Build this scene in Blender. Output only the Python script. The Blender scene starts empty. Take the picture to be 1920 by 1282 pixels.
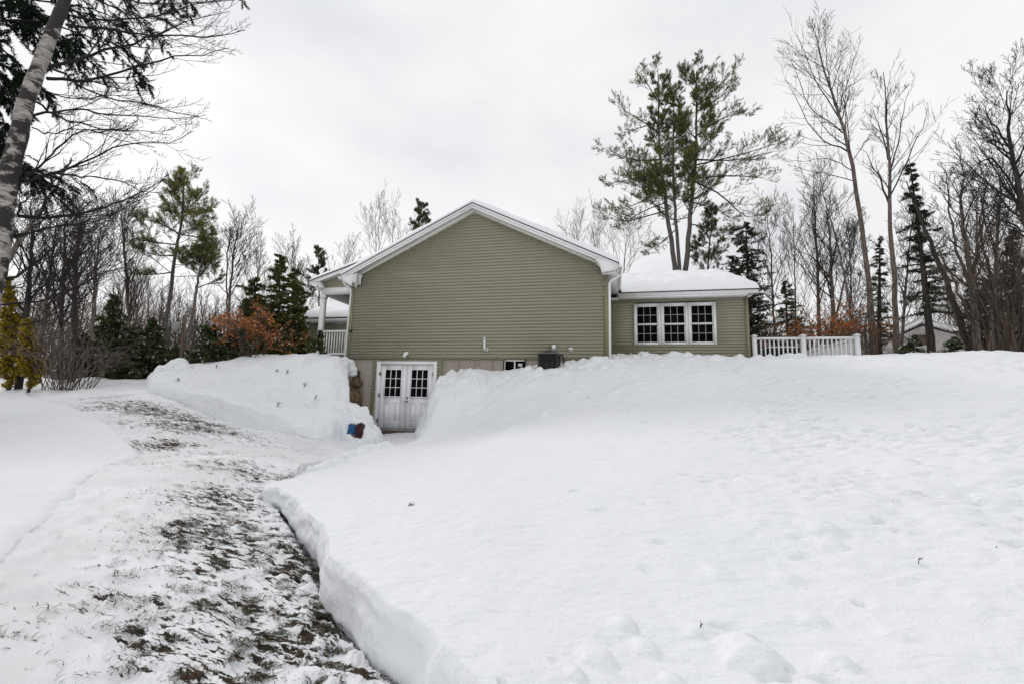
import bpy, math, random
import numpy as np
from mathutils import Matrix, Vector

S = bpy.context.scene
COL = S.collection
R = math.radians
rng = np.random.default_rng(11)

# ------------------------------------------------------------------ camera
F_PX = 830.0
YAW, PITCH, ROLL = 0.224683, 0.138418, 0.023983
CAM = np.array([8.66, -13.162, 0.869])
W = 8.53            # width of the gable wall; X to the right, Y away, Z up, door sill at Z = 0


def cam_axes():
    cy, sy = math.cos(YAW), math.sin(YAW)
    f = np.array([-sy * math.cos(PITCH), cy * math.cos(PITCH), math.sin(PITCH)])
    r = np.array([cy, sy, 0.0])
    u = np.cross(r, f)
    c, s = math.cos(ROLL), math.sin(ROLL)
    return c * r + s * u, -s * r + c * u, f


AX_R, AX_U, AX_F = cam_axes()


def at(x, y, Y=None, d=None, Z=None):
    """measured photo point -> world point on plane Y, at height Z, or at horizontal distance d"""
    D = AX_F * F_PX + AX_R * (x - 960) - AX_U * (y - 641)
    if Y is not None:
        t = (Y - CAM[1]) / D[1]
    elif Z is not None:
        t = (Z - CAM[2]) / D[2]
    else:
        t = d / math.hypot(D[0], D[1])
    return CAM + t * D


cam = bpy.data.cameras.new("camera")
cam.sensor_width = 36
cam.lens = 36 * F_PX / 1920
cam.clip_start = 0.05
cam.clip_end = 2000
co = bpy.data.objects.new("camera", cam)
COL.objects.link(co)
M = Matrix.Identity(4)
for i in range(3):
    M[i][0], M[i][1], M[i][2], M[i][3] = AX_R[i], AX_U[i], -AX_F[i], CAM[i]
co.matrix_world = M
S.camera = co

# ------------------------------------------------------------------ numpy noise


def _hash(ix, iy, seed):
    h = (ix * 374761393 + iy * 668265263 + seed * 1442695041) & 0x7FFFFFFF
    h = ((h ^ (h >> 13)) * 1274126177) & 0x7FFFFFFF
    return ((h ^ (h >> 16)) & 0xFFFF) / 65535.0


def vnoise(x, y, seed=0):
    x = np.asarray(x, float); y = np.asarray(y, float)
    ix = np.floor(x).astype(np.int64); iy = np.floor(y).astype(np.int64)
    fx = x - ix; fy = y - iy
    u = fx * fx * fx * (fx * (fx * 6 - 15) + 10); v = fy * fy * fy * (fy * (fy * 6 - 15) + 10)

    def g(a, b):
        ang = _hash(a, b, seed) * 2 * np.pi
        return np.cos(ang) * (x - a) + np.sin(ang) * (y - b)
    n00, n10, n01, n11 = g(ix, iy), g(ix + 1, iy), g(ix, iy + 1), g(ix + 1, iy + 1)
    return 1.4 * ((n00 * (1 - u) + n10 * u) * (1 - v) + (n01 * (1 - u) + n11 * u) * v)


def fbm(x, y, seed=0, oct=4, gain=0.5):
    s = 0; a = 1; f = 1
    for o in range(oct):
        s = s + a * vnoise(x * f + 17.3 * o, y * f - 9.1 * o, seed + o)
        a *= gain; f *= 2.03
    return s


def sstep(a, b, x):
    t = np.clip((x - a) / (b - a), 0, 1)
    return t * t * (3 - 2 * t)


class TPS:
    def __init__(self, P, lam=0.02):
        P = np.array(P, float)
        self.xy = P[:, :2]
        n = len(P)
        K = self._k(self.xy, self.xy) + lam * np.eye(n)
        A = np.zeros((n + 3, n + 3))
        A[:n, :n] = K; A[:n, n] = 1; A[:n, n + 1:] = self.xy
        A[n, :n] = 1; A[n + 1:, :n] = self.xy.T
        b = np.zeros(n + 3); b[:n] = P[:, 2]
        self.w = np.linalg.solve(A, b)

    @staticmethod
    def _k(a, b):
        d2 = ((a[:, None, :] - b[None, :, :]) ** 2).sum(-1) + 1e-9
        return 0.5 * d2 * np.log(d2)

    def __call__(self, x, y):
        x = np.asarray(x, float); y = np.asarray(y, float)
        sh = x.shape
        q = np.stack([x.ravel(), y.ravel()], 1)
        out = np.empty(len(q))
        for i in range(0, len(q), 40000):
            b = q[i:i + 40000]
            out[i:i + 40000] = self._k(b, self.xy) @ self.w[:-3] + self.w[-3] + b @ self.w[-2:]
        return out.reshape(sh)


# ------------------------------------------------------------------ materials
def mat(name):
    m = bpy.data.materials.new(name)
    m.use_nodes = True
    nt = m.node_tree
    return m, nt, nt.nodes["Principled BSDF"]


def node(nt, typ, **k):
    n = nt.nodes.new(typ)
    for a, v in k.items():
        if a in n.inputs.keys() if isinstance(a, str) else False:
            n.inputs[a].default_value = v
        else:
            setattr(n, a, v)
    return n


def noise_node(nt, scale, detail=4, rough=0.55, vec=None, stretch=None):
    tc = nt.nodes.new("ShaderNodeTexCoord")
    src = tc.outputs["Object"]
    if vec == 'Geo':
        g = nt.nodes.new("ShaderNodeNewGeometry"); src = g.outputs["Position"]
    if stretch is not None:
        mp = nt.nodes.new("ShaderNodeMapping")
        mp.inputs["Scale"].default_value = stretch[:3]
        if len(stretch) > 3:
            mp.inputs["Rotation"].default_value = (0, 0, stretch[3])
        nt.links.new(src, mp.inputs["Vector"]); src = mp.outputs["Vector"]
    n = nt.nodes.new("ShaderNodeTexNoise")
    n.inputs["Scale"].default_value = scale
    n.inputs["Detail"].default_value = detail
    n.inputs["Roughness"].default_value = rough
    nt.links.new(src, n.inputs["Vector"])
    return n


def ramp(nt, fac, stops):
    r = nt.nodes.new("ShaderNodeValToRGB")
    e = r.color_ramp.elements
    while len(e) < len(stops):
        e.new(0.5)
    for i, (p, c) in enumerate(stops):
        e[i].position = p; e[i].color = (*c, 1)
    nt.links.new(fac, r.inputs["Fac"])
    return r


def add_bump(nt, bs, height, strength, dist):
    b = nt.nodes.new("ShaderNodeBump")
    b.inputs["Strength"].default_value = strength
    b.inputs["Distance"].default_value = dist
    nt.links.new(height, b.inputs["Height"])
    nt.links.new(b.outputs["Normal"], bs.inputs["Normal"])
    return b


def simple(name, c1, c2=None, scale=6, rough=0.6, bump=0.0, bdist=0.01, spec=0.3, metal=0.0, stretch=None, lo=0.35, hi=0.65, vec='Geo'):
    m, nt, bs = mat(name)
    bs.inputs["Roughness"].default_value = rough
    bs.inputs["Specular IOR Level"].default_value = spec
    bs.inputs["Metallic"].default_value = metal
    if c2 is None:
        c2 = tuple(min(1, v * 0.9) for v in c1)
    n = noise_node(nt, scale, vec=vec, stretch=stretch)
    r = ramp(nt, n.outputs["Fac"], [(lo, c1), (hi, c2)])
    nt.links.new(r.outputs["Color"], bs.inputs["Base Color"])
    if bump:
        add_bump(nt, bs, n.outputs["Fac"], bump, bdist)
    return m


def snow_mat(name, c=(0.82, 0.83, 0.85), fine=0.55, streak=True):
    m, nt, bs = mat(name)
    bs.inputs["Roughness"].default_value = 0.75
    bs.inputs["Specular IOR Level"].default_value = 0.15
    n0 = noise_node(nt, 0.9, 3, vec='Geo')
    r = ramp(nt, n0.outputs["Fac"], [(0.3, c), (0.7, (c[0] * 0.975, c[1] * 0.98, c[2] * 0.985))])
    nt.links.new(r.outputs["Color"], bs.inputs["Base Color"])
    n1 = noise_node(nt, 38, 5, 0.65, vec='Geo')
    n2 = noise_node(nt, 5.5, 4, 0.6, vec='Geo', stretch=(0.8, 1.9, 1, 0.3))
    mx = nt.nodes.new("ShaderNodeMath"); mx.operation = 'MULTIPLY_ADD'
    nt.links.new(n1.outputs["Fac"], mx.inputs[0]); mx.inputs[1].default_value = 0.18
    nt.links.new(n2.outputs["Fac"], mx.inputs[2])
    add_bump(nt, bs, mx.outputs[0], fine, 0.05)
    return m


MT = {}
MT['snow'] = snow_mat("snow")
MT['snow_roof'] = snow_mat("roof_snow", (0.88, 0.885, 0.90), 0.15)
MT['siding'] = simple("olive_vinyl_siding", (0.342, 0.326, 0.240), (0.308, 0.294, 0.216), 1.4, 0.5, 0.1, 0.002, stretch=(1, 1, 14))
MT['trim_olive'] = simple("olive_corner_trim", (0.25, 0.24, 0.145), (0.23, 0.22, 0.135), 4, 0.5)
MT['white'] = simple("white_vinyl", (0.84, 0.84, 0.84), (0.80, 0.795, 0.79), 5, 0.4)
MT['cream'] = simple("cream_soffit", (0.72, 0.70, 0.60), (0.66, 0.64, 0.55), 9, 0.5)
MT['whitedoor'] = simple("white_door_paint", (0.87, 0.87, 0.885), (0.84, 0.845, 0.86), 4, 0.35)
MT['shingle'] = simple("dark_shingle_edge", (0.03, 0.03, 0.033), (0.06, 0.06, 0.06), 20, 0.8)
MT['concrete'] = simple("tan_concrete", (0.40, 0.36, 0.305), (0.28, 0.245, 0.21), 22, 0.9, 0.4, 0.01, lo=0.38, hi=0.62)
MT['concrete2'] = simple("rough_concrete", (0.44, 0.40, 0.345), (0.24, 0.21, 0.175), 45, 0.9, 0.6, 0.012, lo=0.40, hi=0.60)
MT['glass'] = simple("dark_window_glass", (0.004, 0.004, 0.005), (0.007, 0.007, 0.008), 3, 0.06, spec=0.03)
MT['metal_dark'] = simple("dark_metal", (0.012, 0.012, 0.013), (0.02, 0.02, 0.021), 10, 0.5)
MT['metal_grey'] = simple("grey_metal", (0.30, 0.30, 0.30), (0.22, 0.22, 0.22), 10, 0.45)
MT['chrome'] = simple("brushed_steel", (0.25, 0.24, 0.22), (0.18, 0.17, 0.16), 10, 0.3, metal=1.0)
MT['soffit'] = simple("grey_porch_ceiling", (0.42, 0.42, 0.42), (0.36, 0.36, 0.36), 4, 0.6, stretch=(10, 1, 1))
MT['boulder'] = simple("brown_boulder", (0.19, 0.135, 0.075), (0.055, 0.042, 0.03), 9, 0.9, 0.8, 0.05)
MT['blue'] = simple("blue_tarp", (0.006, 0.04, 0.13), (0.012, 0.13, 0.30), 22, 0.4)
MT['maroon'] = simple("dark_red_cloth", (0.012, 0.008, 0.010), (0.06, 0.012, 0.016), 24, 0.7)
MT['darkcover'] = simple("black_cover", (0.008, 0.009, 0.014), (0.016, 0.017, 0.024), 5, 0.5)
MT['wood'] = simple("weathered_wood", (0.17, 0.12, 0.09), (0.10, 0.07, 0.055), 9, 0.85, 0.4, 0.01, stretch=(6, 6, 0.6))
MT['greywood'] = simple("grey_weathered_pole", (0.24, 0.22, 0.20), (0.13, 0.12, 0.11), 9, 0.85, 0.4, 0.01, stretch=(6, 6, 0.6))
MT['bark'] = simple("grey_bark", (0.20, 0.165, 0.14), (0.075, 0.058, 0.05), 7, 0.9, 0.6, 0.02, stretch=(3, 3, 0.6))
MT['bark_pale'] = simple("pale_snow_dusted_bark", (0.20, 0.165, 0.14), (0.075, 0.058, 0.05), 6, 0.9, 0.6, 0.02, stretch=(3, 3, 0.5))
MT['brush'] = simple('brown_brush', (.10, .075, .055), (.05, .037, .028), 3, .9)
MT['bark_pine'] = simple('grey_pine_bark', (.155, .135, .125), (.065, .055, .05), 7, .9, .6, .02, stretch=(3, 3, .6))
MT['bark_dark'] = simple("dark_bark", (0.055, 0.045, 0.040), (0.022, 0.018, 0.016), 8, 0.9, 0.6, 0.02, stretch=(3, 3, 0.6))
MT['twig'] = simple("twig_bark", (0.058, 0.044, 0.038), (0.030, 0.022, 0.019), 5, 0.9)
MT['twig_red'] = simple("reddish_twigs", (0.095, 0.068, 0.056), (0.05, 0.036, 0.030), 2, 0.9)
MT['twig_black'] = simple("black_twigs", (0.022, 0.019, 0.018), (0.012, 0.011, 0.011), 5, 0.9)
MT['woods'] = simple("far_woods_bark", (0.12, 0.088, 0.068), (0.055, 0.039, 0.030), 0.5, 0.95)
MT['neighbour'] = simple("pale_pink_siding", (0.86, 0.80, 0.77), (0.76, 0.70, 0.68), 3, 0.7, stretch=(1, 1, 14))


def birch_mat():
    m, nt, bs = mat("white_birch_bark")
    bs.inputs["Roughness"].default_value = 0.75
    n = noise_node(nt, 3.4, 7, 0.68, vec='Geo', stretch=(0.8, 0.8, 1.2))
    n2 = noise_node(nt, 9, 5, 0.7, vec='Geo', stretch=(0.8, 0.8, 4.5))
    a = ramp(nt, n.outputs["Fac"], [(0.465, (0, 0, 0)), (0.52, (1, 1, 1))])
    b = ramp(nt, n2.outputs["Fac"], [(0.36, (0.07, 0.06, 0.052)), (0.47, (0.27, 0.245, 0.225)), (0.66, (0.46, 0.435, 0.41))])
    mx = nt.nodes.new("ShaderNodeMixRGB")
    nt.links.new(a.outputs["Color"], mx.inputs["Fac"])
    nt.links.new(b.outputs["Color"], mx.inputs["Color1"])
    mx.inputs["Color2"].default_value = (0.018, 0.014, 0.012, 1)
    nt.links.new(mx.outputs["Color"], bs.inputs["Base Color"])
    add_bump(nt, bs, n2.outputs["Fac"], 0.6, 0.015)
    return m


MT['birch'] = birch_mat()


def attr_mat(name, rough=0.7, spec=0.2, trans=0.25):
    m, nt, bs = mat(name)
    bs.inputs["Roughness"].default_value = rough
    bs.inputs["Specular IOR Level"].default_value = spec
    a = nt.nodes.new("ShaderNodeAttribute"); a.attribute_name = "col"
    n = noise_node(nt, 1.7, 3, vec='Geo')
    r = ramp(nt, n.outputs["Fac"], [(0.3, (0.78, 0.78, 0.78)), (0.7, (1.15, 1.15, 1.1))])
    mx = nt.nodes.new("ShaderNodeMixRGB"); mx.blend_type = 'MULTIPLY'; mx.inputs["Fac"].default_value = 1
    nt.links.new(a.outputs["Color"], mx.inputs["Color1"]); nt.links.new(r.outputs["Color"], mx.inputs["Color2"])
    nt.links.new(mx.outputs["Color"], bs.inputs["Base Color"])
    if trans:
        tr = nt.nodes.new("ShaderNodeBsdfTranslucent")
        nt.links.new(mx.outputs["Color"], tr.inputs["Color"])
        ms = nt.nodes.new("ShaderNodeMixShader"); ms.inputs[0].default_value = trans
        nt.links.new(bs.outputs[0], ms.inputs[1]); nt.links.new(tr.outputs[0], ms.inputs[2])
        nt.links.new(ms.outputs[0], nt.nodes["Material Output"].inputs["Surface"])
    return m


MT['needle'] = attr_mat("needles")
MT['leaf'] = attr_mat("leaves", trans=0.3)
MT['grass'] = attr_mat("grass_blades", trans=0.0)


def ground_mat():
    m, nt, bs = mat("cleared_snowy_ground")
    bs.inputs["Roughness"].default_value = 0.8
    bs.inputs["Specular IOR Level"].default_value = 0.12
    a = nt.nodes.new("ShaderNodeAttribute"); a.attribute_name = "grass"
    s = nt.nodes.new("ShaderNodeAttribute"); s.attribute_name = "soil"
    n = noise_node(nt, 13.0, 7, 0.74, vec='Geo', stretch=(0.40, 1.5, 1, 0.35))
    nb = noise_node(nt, 1.3, 4, 0.6, vec='Geo')
    # factor = smoothstep(noise + 0.55*mask - t)
    m1 = nt.nodes.new("ShaderNodeMath"); m1.operation = 'MULTIPLY_ADD'
    nt.links.new(a.outputs["Fac"], m1.inputs[0]); m1.inputs[1].default_value = 0.225
    nt.links.new(n.outputs["Fac"], m1.inputs[2])
    m2 = nt.nodes.new("ShaderNodeMath"); m2.operation = 'MULTIPLY_ADD'
    nt.links.new(nb.outputs["Fac"], m2.inputs[0]); m2.inputs[1].default_value = 0.16
    nt.links.new(m1.outputs[0], m2.inputs[2])
    fr = ramp(nt, m2.outputs[0], [(0.795, (0, 0, 0)), (0.835, (1, 1, 1))])
    nc = noise_node(nt, 14, 4, vec='Geo')
    gcol = ramp(nt, nc.outputs["Fac"], [(0.35, (0.014, 0.016, 0.008)), (0.5, (0.030, 0.024, 0.014)), (0.65, (0.060, 0.042, 0.026))])
    bcol = ramp(nt, nc.outputs["Fac"], [(0.35, (0.026, 0.012, 0.008)), (0.65, (0.085, 0.042, 0.028))])
    mg = nt.nodes.new("ShaderNodeMixRGB")
    nt.links.new(s.outputs["Fac"], mg.inputs["Fac"])
    nt.links.new(gcol.outputs["Color"], mg.inputs["Color1"]); nt.links.new(bcol.outputs["Color"], mg.inputs["Color2"])
    mx = nt.nodes.new("ShaderNodeMixRGB")
    nt.links.new(fr.outputs["Color"], mx.inputs["Fac"])
    nw = ramp(nt, nb.outputs["Fac"], [(0.35, (0.85, 0.86, 0.88)), (0.68, (0.74, 0.74, 0.745))])
    nt.links.new(nw.outputs["Color"], mx.inputs["Color1"])
    nt.links.new(mg.outputs["Color"], mx.inputs["Color2"])
    nt.links.new(mx.outputs["Color"], bs.inputs["Base Color"])
    n2 = noise_node(nt, 30, 5, 0.6, vec='Geo')
    mm = nt.nodes.new("ShaderNodeMath"); mm.operation = 'MULTIPLY_ADD'
    nt.links.new(n2.outputs["Fac"], mm.inputs[0]); mm.inputs[1].default_value = 0.25
    nt.links.new(n.outputs["Fac"], mm.inputs[2])
    mm2 = nt.nodes.new("ShaderNodeMath"); mm2.operation = 'SUBTRACT'
    nt.links.new(mm.outputs[0], mm2.inputs[0]); nt.links.new(fr.outputs["Color"], mm2.inputs[1])
    add_bump(nt, bs, mm2.outputs[0], 0.4, 0.03)
    return m


MT['ground'] = ground_mat()

# ------------------------------------------------------------------ mesh building
ORG = {}


class MB:
    """collects geometry; build() links it as ONE mesh object"""

    def __init__(s):
        s.V = []; s.T = []; s.Q = []; s.n = 0; s.tc = []; s.qc = []

    def add(s, v, tris=None, quads=None, tcol=None, qcol=None):
        v = np.asarray(v, float).reshape(-1, 3)
        if tris is not None and len(tris):
            t = np.asarray(tris, np.int64).reshape(-1, 3)
            s.T.append(t + s.n)
            s.tc.append(np.zeros((len(t), 3)) if tcol is None else np.broadcast_to(tcol, (len(t), 3)))
        if quads is not None and len(quads):
            q = np.asarray(quads, np.int64).reshape(-1, 4)
            s.Q.append(q + s.n)
            s.qc.append(np.zeros((len(q), 3)) if qcol is None else np.broadcast_to(qcol, (len(q), 3)))
        s.V.append(v); s.n += len(v)
        return s

    def box(s, x0, x1, y0, y1, z0, z1):
        v = [(x, y, z) for z in (z0, z1) for y in (y0, y1) for x in (x0, x1)]
        q = [(0, 2, 3, 1), (4, 5, 7, 6), (0, 1, 5, 4), (2, 6, 7, 3), (0, 4, 6, 2), (1, 3, 7, 5)]
        return s.add(v, quads=q)

    def prism(s, poly, axis, a, b):
        """extrude polygon (2-D list) along axis 'x','y','z' from a to b"""
        n = len(poly)
        def P(u, v, w):
            return {'y': (u, w, v), 'x': (w, u, v), 'z': (u, v, w)}[axis]
        v = [P(u, w, a) for u, w in poly] + [P(u, w, b) for u, w in poly]
        q = [(i, (i + 1) % n, n + (i + 1) % n, n + i) for i in range(n)]
        # ear-clip via mathutils
        from mathutils.geometry import tessellate_polygon
        tr = tessellate_polygon([[Vector((u, w, 0)) for u, w in poly]])
        t = [tuple(x) for x in tr] + [tuple(i + n for i in reversed(x)) for x in tr]
        return s.add(v, tris=t, quads=q)

    def grid(s, P, close=False):
        """P (n,m,3) -> quads"""
        n, m = P.shape[:2]
        i = np.arange(n - 1)[:, None] * m + np.arange(m - 1)[None, :]
        q = np.stack([i, i + m, i + m + 1, i + 1], -1).reshape(-1, 4)
        return s.add(P.reshape(-1, 3), quads=q)

    def tubes(s, P, Rr, n=5, caps=False):
        """P (N,K,3) polylines, Rr (N,K) radii"""
        P = np.asarray(P, float); Rr = np.asarray(Rr, float)
        if P.ndim == 2:
            P = P[None]; Rr = Rr[None]
        N, K = P.shape[:2]
        T = np.gradient(P, axis=1)
        T /= np.linalg.norm(T, axis=-1, keepdims=True) + 1e-12
        A = T.mean(1)
        ref = np.where((np.abs(A[:, 2:3]) > 0.8), np.array([[1., 0.13, 0]]), np.array([[0, 0.1, 1.]]))
        U = np.cross(T, ref[:, None, :]); U /= np.linalg.norm(U, axis=-1, keepdims=True) + 1e-12
        Vv = np.cross(T, U)
        a = np.arange(n) * 2 * np.pi / n
        ring = P[:, :, None, :] + Rr[:, :, None, None] * (np.cos(a)[None, None, :, None] * U[:, :, None, :] + np.sin(a)[None, None, :, None] * Vv[:, :, None, :])
        base = (np.arange(N) * K * n)[:, None, None]
        kk = (np.arange(K - 1) * n)[None, :, None]
        j = np.arange(n)[None, None, :]; j2 = (np.arange(n) + 1) % n; j2 = j2[None, None, :]
        q = np.stack([base + kk + j, base + kk + n + j, base + kk + n + j2, base + kk + j2], -1).reshape(-1, 4)
        t = []
        if caps:
            for b in range(N):
                for k0, rev in ((0, False), (K - 1, True)):
                    o = b * K * n + k0 * n
                    for c in range(1, n - 1):
                        t.append((o, o + c, o + c + 1) if not rev else (o, o + c + 1, o + c))
        return s.add(ring.reshape(-1, 3), tris=t, quads=q)

    def build(s, name, material, parent=None, smooth=False, color=False, loc=None):
        V = np.concatenate(s.V) if s.V else np.zeros((0, 3))
        T = np.concatenate(s.T) if s.T else np.zeros((0, 3), np.int64)
        Q = np.concatenate(s.Q) if s.Q else np.zeros((0, 4), np.int64)
        if parent is not None:
            org = ORG[parent.name]
        elif loc is not None:
            org = np.asarray(loc, float)
        else:
            org = np.array([(V[:, 0].min() + V[:, 0].max()) / 2, (V[:, 1].min() + V[:, 1].max()) / 2, V[:, 2].min()])
        me = bpy.data.meshes.new(name)
        me.vertices.add(len(V)); me.vertices.foreach_set("co", (V - org).ravel().astype(np.float32))
        li = np.concatenate([T.ravel(), Q.ravel()]).astype(np.int32)
        me.loops.add(len(li)); me.loops.foreach_set("vertex_index", li)
        npoly = len(T) + len(Q)
        me.polygons.add(npoly)
        ls = np.concatenate([np.arange(len(T)) * 3, len(T) * 3 + np.arange(len(Q)) * 4]).astype(np.int32)
        me.polygons.foreach_set("loop_start", ls)
        if smooth:
            me.polygons.foreach_set("use_smooth", np.ones(npoly, bool))
        me.update(calc_edges=True)
        if color:
            c = np.concatenate(([np.concatenate(s.tc)] if s.tc else []) + ([np.concatenate(s.qc)] if s.qc else []))
            c4 = np.ones((npoly, 4), np.float32); c4[:, :3] = c
            at_ = me.attributes.new("col", 'FLOAT_COLOR', 'FACE')
            at_.data.foreach_set("color", c4.ravel())
        me.materials.append(material)
        o = bpy.data.objects.new(name, me)
        COL.objects.link(o)
        if parent is not None:
            o.parent = parent
            ORG[o.name] = org
        else:
            o.location = org
            ORG[o.name] = org
        return o


def tag(o, label=None, cat=None, group=None, kind=None):
    if label: o["label"] = label
    if cat: o["category"] = cat
    if group: o["group"] = group
    if kind: o["kind"] = kind
    return o


def thing(name, label, cat, loc, group=None):
    o = bpy.data.objects.new(name, None)
    o.empty_display_size = 0.2
    COL.objects.link(o)
    o.location = loc
    ORG[o.name] = np.asarray(loc, float)
    return tag(o, label, cat, group)


# ------------------------------------------------------------------ terrain heights
def P_(x, y, **k):
    return at(x, y, **k)


# cleared driveway / bare ground
Dp = [P_(700, 816, Y=-0.35), P_(740, 812, Y=-0.2), P_(640, 845, d=10.2), P_(600, 850, d=9.6), P_(560, 816, d=11.0), P_(455, 799, d=12.1), P_(397, 778, d=13.0),
      P_(338, 753, d=14.1), P_(297, 739, d=15.0), P_(250, 722, d=18.5), P_(200, 713, d=22), P_(60, 738, d=19), P_(110, 755, d=15.5), P_(200, 712, d=22), P_(0, 718, d=24),
      P_(190, 792, d=11.4), P_(300, 790, d=11.2), P_(262, 855, Z=-0.06), P_(120, 945, Z=-0.18), P_(0, 1045, Z=-0.27), P_(430, 860, Z=-0.02),
      P_(505, 928, Z=-0.32), P_(400, 960, Z=-0.30), P_(560, 1030, Z=-0.44), P_(400, 1080, Z=-0.42), P_(200, 1080, Z=-0.36), P_(600, 1120, Z=-0.52), P_(745, 1282, Z=-0.60), P_(400, 1282, Z=-0.56), P_(0, 1282, Z=-0.45),
      (8.6, -13.2, -0.68), (10, -17, -0.8), (2, -16, -0.5), (-6, -10, 0.1), (-12, -6, 0.7), (-14, 6, 1.5), (-8, 14, 1.7),
      (3, 3, 0.3), (6, -4, -0.1), (12, -6, 0.2), (18, -12, 0.2), (9, -8, -0.45), (20, 0, 1.0)]
D_tps = TPS(Dp, 0.03)

# undisturbed lawn snow on the right
Sp = [P_(497, 905, d=6.25), P_(545, 958, Z=-0.17), P_(590, 1030, Z=-0.20), P_(640, 1075, Z=-0.22), P_(800, 1200, Z=-0.27), P_(1000, 1282, Z=-0.27),
      P_(1400, 1282, Z=-0.21), P_(1920, 1282, Z=-0.10), P_(600, 878, d=8.2), P_(690, 836, d=10.0), P_(770, 820, d=10.9),
      P_(850, 704, Y=-0.3), P_(885, 698, Y=-0.2), P_(848, 708, Y=-0.8), P_(862, 712, Y=-1.25), P_(900, 710, Y=-1.1), P_(965, 699, Y=-0.75), P_(1010, 696, Y=-1.15), P_(1060, 692, Y=-0.9), P_(920, 706, Y=-.5), P_(1140, 675, Y=-0.05), P_(1250, 674, Y=2.75), P_(1400, 678, Y=2.75),
      P_(1500, 678, Y=2.8), P_(1607, 679, Y=2.9), P_(1750, 669, d=17.5), P_(1870, 660, d=15), P_(1925, 666, d=14.5),
      P_(870, 765, Y=-2.0), P_(900, 820, d=9.0), P_(1100, 760, Z=1.05), P_(1400, 800, Z=0.62), P_(1200, 900, Z=0.22), P_(850, 1000, Z=-0.06),
      (16, 7, 2.45), (24, 6, 2.0), (24, -6, 1.3), (20, -14, 0.2), (10, -16, -0.6), (9.5, 6, 2.5), (13, 10, 2.4), (30, 2, 1.8)]
S_tps = TPS(Sp, 0.02)

# snow bank on the left of the door
Bp = [P_(661, 678, Y=-0.25), P_(640, 672, d=14.6), P_(590, 667, d=15.2), P_(500, 669, d=16.0), P_(440, 673, d=16.6), P_(400, 679, d=17.0), P_(350, 684, d=17.4), P_(310, 695, d=18.0),
      P_(298, 716, d=15.4), P_(340, 730, d=14.3), P_(388, 742, d=13.2), P_(443, 758, d=12.4), P_(489, 773, d=11.7), P_(535, 785, d=11.3), P_(600, 802, d=11.0),
      P_(500, 735, d=13.3), P_(420, 722, d=14.4), P_(580, 745, d=12.7), P_(620, 770, d=11.9), P_(640, 725, d=13.0), P_(655, 770, d=12.1), P_(680, 790, d=12.2),
      (-2, 2, 2.1), (-4, 4, 2.0), (-8, 6, 1.9), (-6, 0, 1.85), (0.3, 0.4, 2.2), (-10, 4, 1.8), (-12, 10, 1.8)]
B_tps = TPS(Bp, 0.01)


def farG(x, y):
    return 1.55 + 0.5 * sstep(-5, 25, x) + 0.35 * fbm(x * 0.05, y * 0.05, 5, 3)


def inpoly(px, py, poly):
    poly = np.asarray(poly)
    inside = np.zeros(px.shape, bool)
    n = len(poly)
    for i in range(n):
        x1, y1 = poly[i]; x2, y2 = poly[(i + 1) % n]
        c = ((y1 > py) != (y2 > py)) & (px < (x2 - x1) * (py - y1) / (y2 - y1 + 1e-12) + x1)
        inside ^= c
    return inside


def D_h(x, y):
    r = np.hypot(x - 2, y + 4)
    k = sstep(17, 27, r)
    d = D_tps(x, y)
    return d * (1 - k) + farG(x, y) * k


def S_h(x, y):
    r = np.hypot(x - 12, y + 4)
    k = sstep(17, 26, r)
    return S_tps(x, y) * (1 - k) + (farG(x, y) + 0.35) * k


def catmull(K, n):
    K = np.asarray(K, float)
    m = len(K)
    e = np.vstack([2 * K[0] - K[1], K, 2 * K[-1] - K[-2]])
    t = np.linspace(0, m - 1 - 1e-6, n)
    i = t.astype(int); f = (t - i)[:, None]
    p0, p1, p2, p3 = e[i], e[i + 1], e[i + 2], e[i + 3]
    return 0.5 * (2 * p1 + (p2 - p0) * f + (2 * p0 - 5 * p1 + 4 * p2 - p3) * f ** 2 + (-p0 + 3 * p1 - 3 * p2 + p3) * f ** 3)


def resample(C, dens):
    """C (n,k) fine curve whose first two columns are x,y; spacing = dens(xy)"""
    seg = np.hypot(*(np.diff(C[:, :2], axis=0).T))
    mid = 0.5 * (C[1:, :2] + C[:-1, :2])
    w = np.concatenate([[0], np.cumsum(seg / dens(mid))])
    n = int(w[-1]) + 2
    q = np.linspace(0, w[-1], n)
    return np.stack([np.interp(q, w, C[:, k]) for k in range(C.shape[1])], 1)


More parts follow.
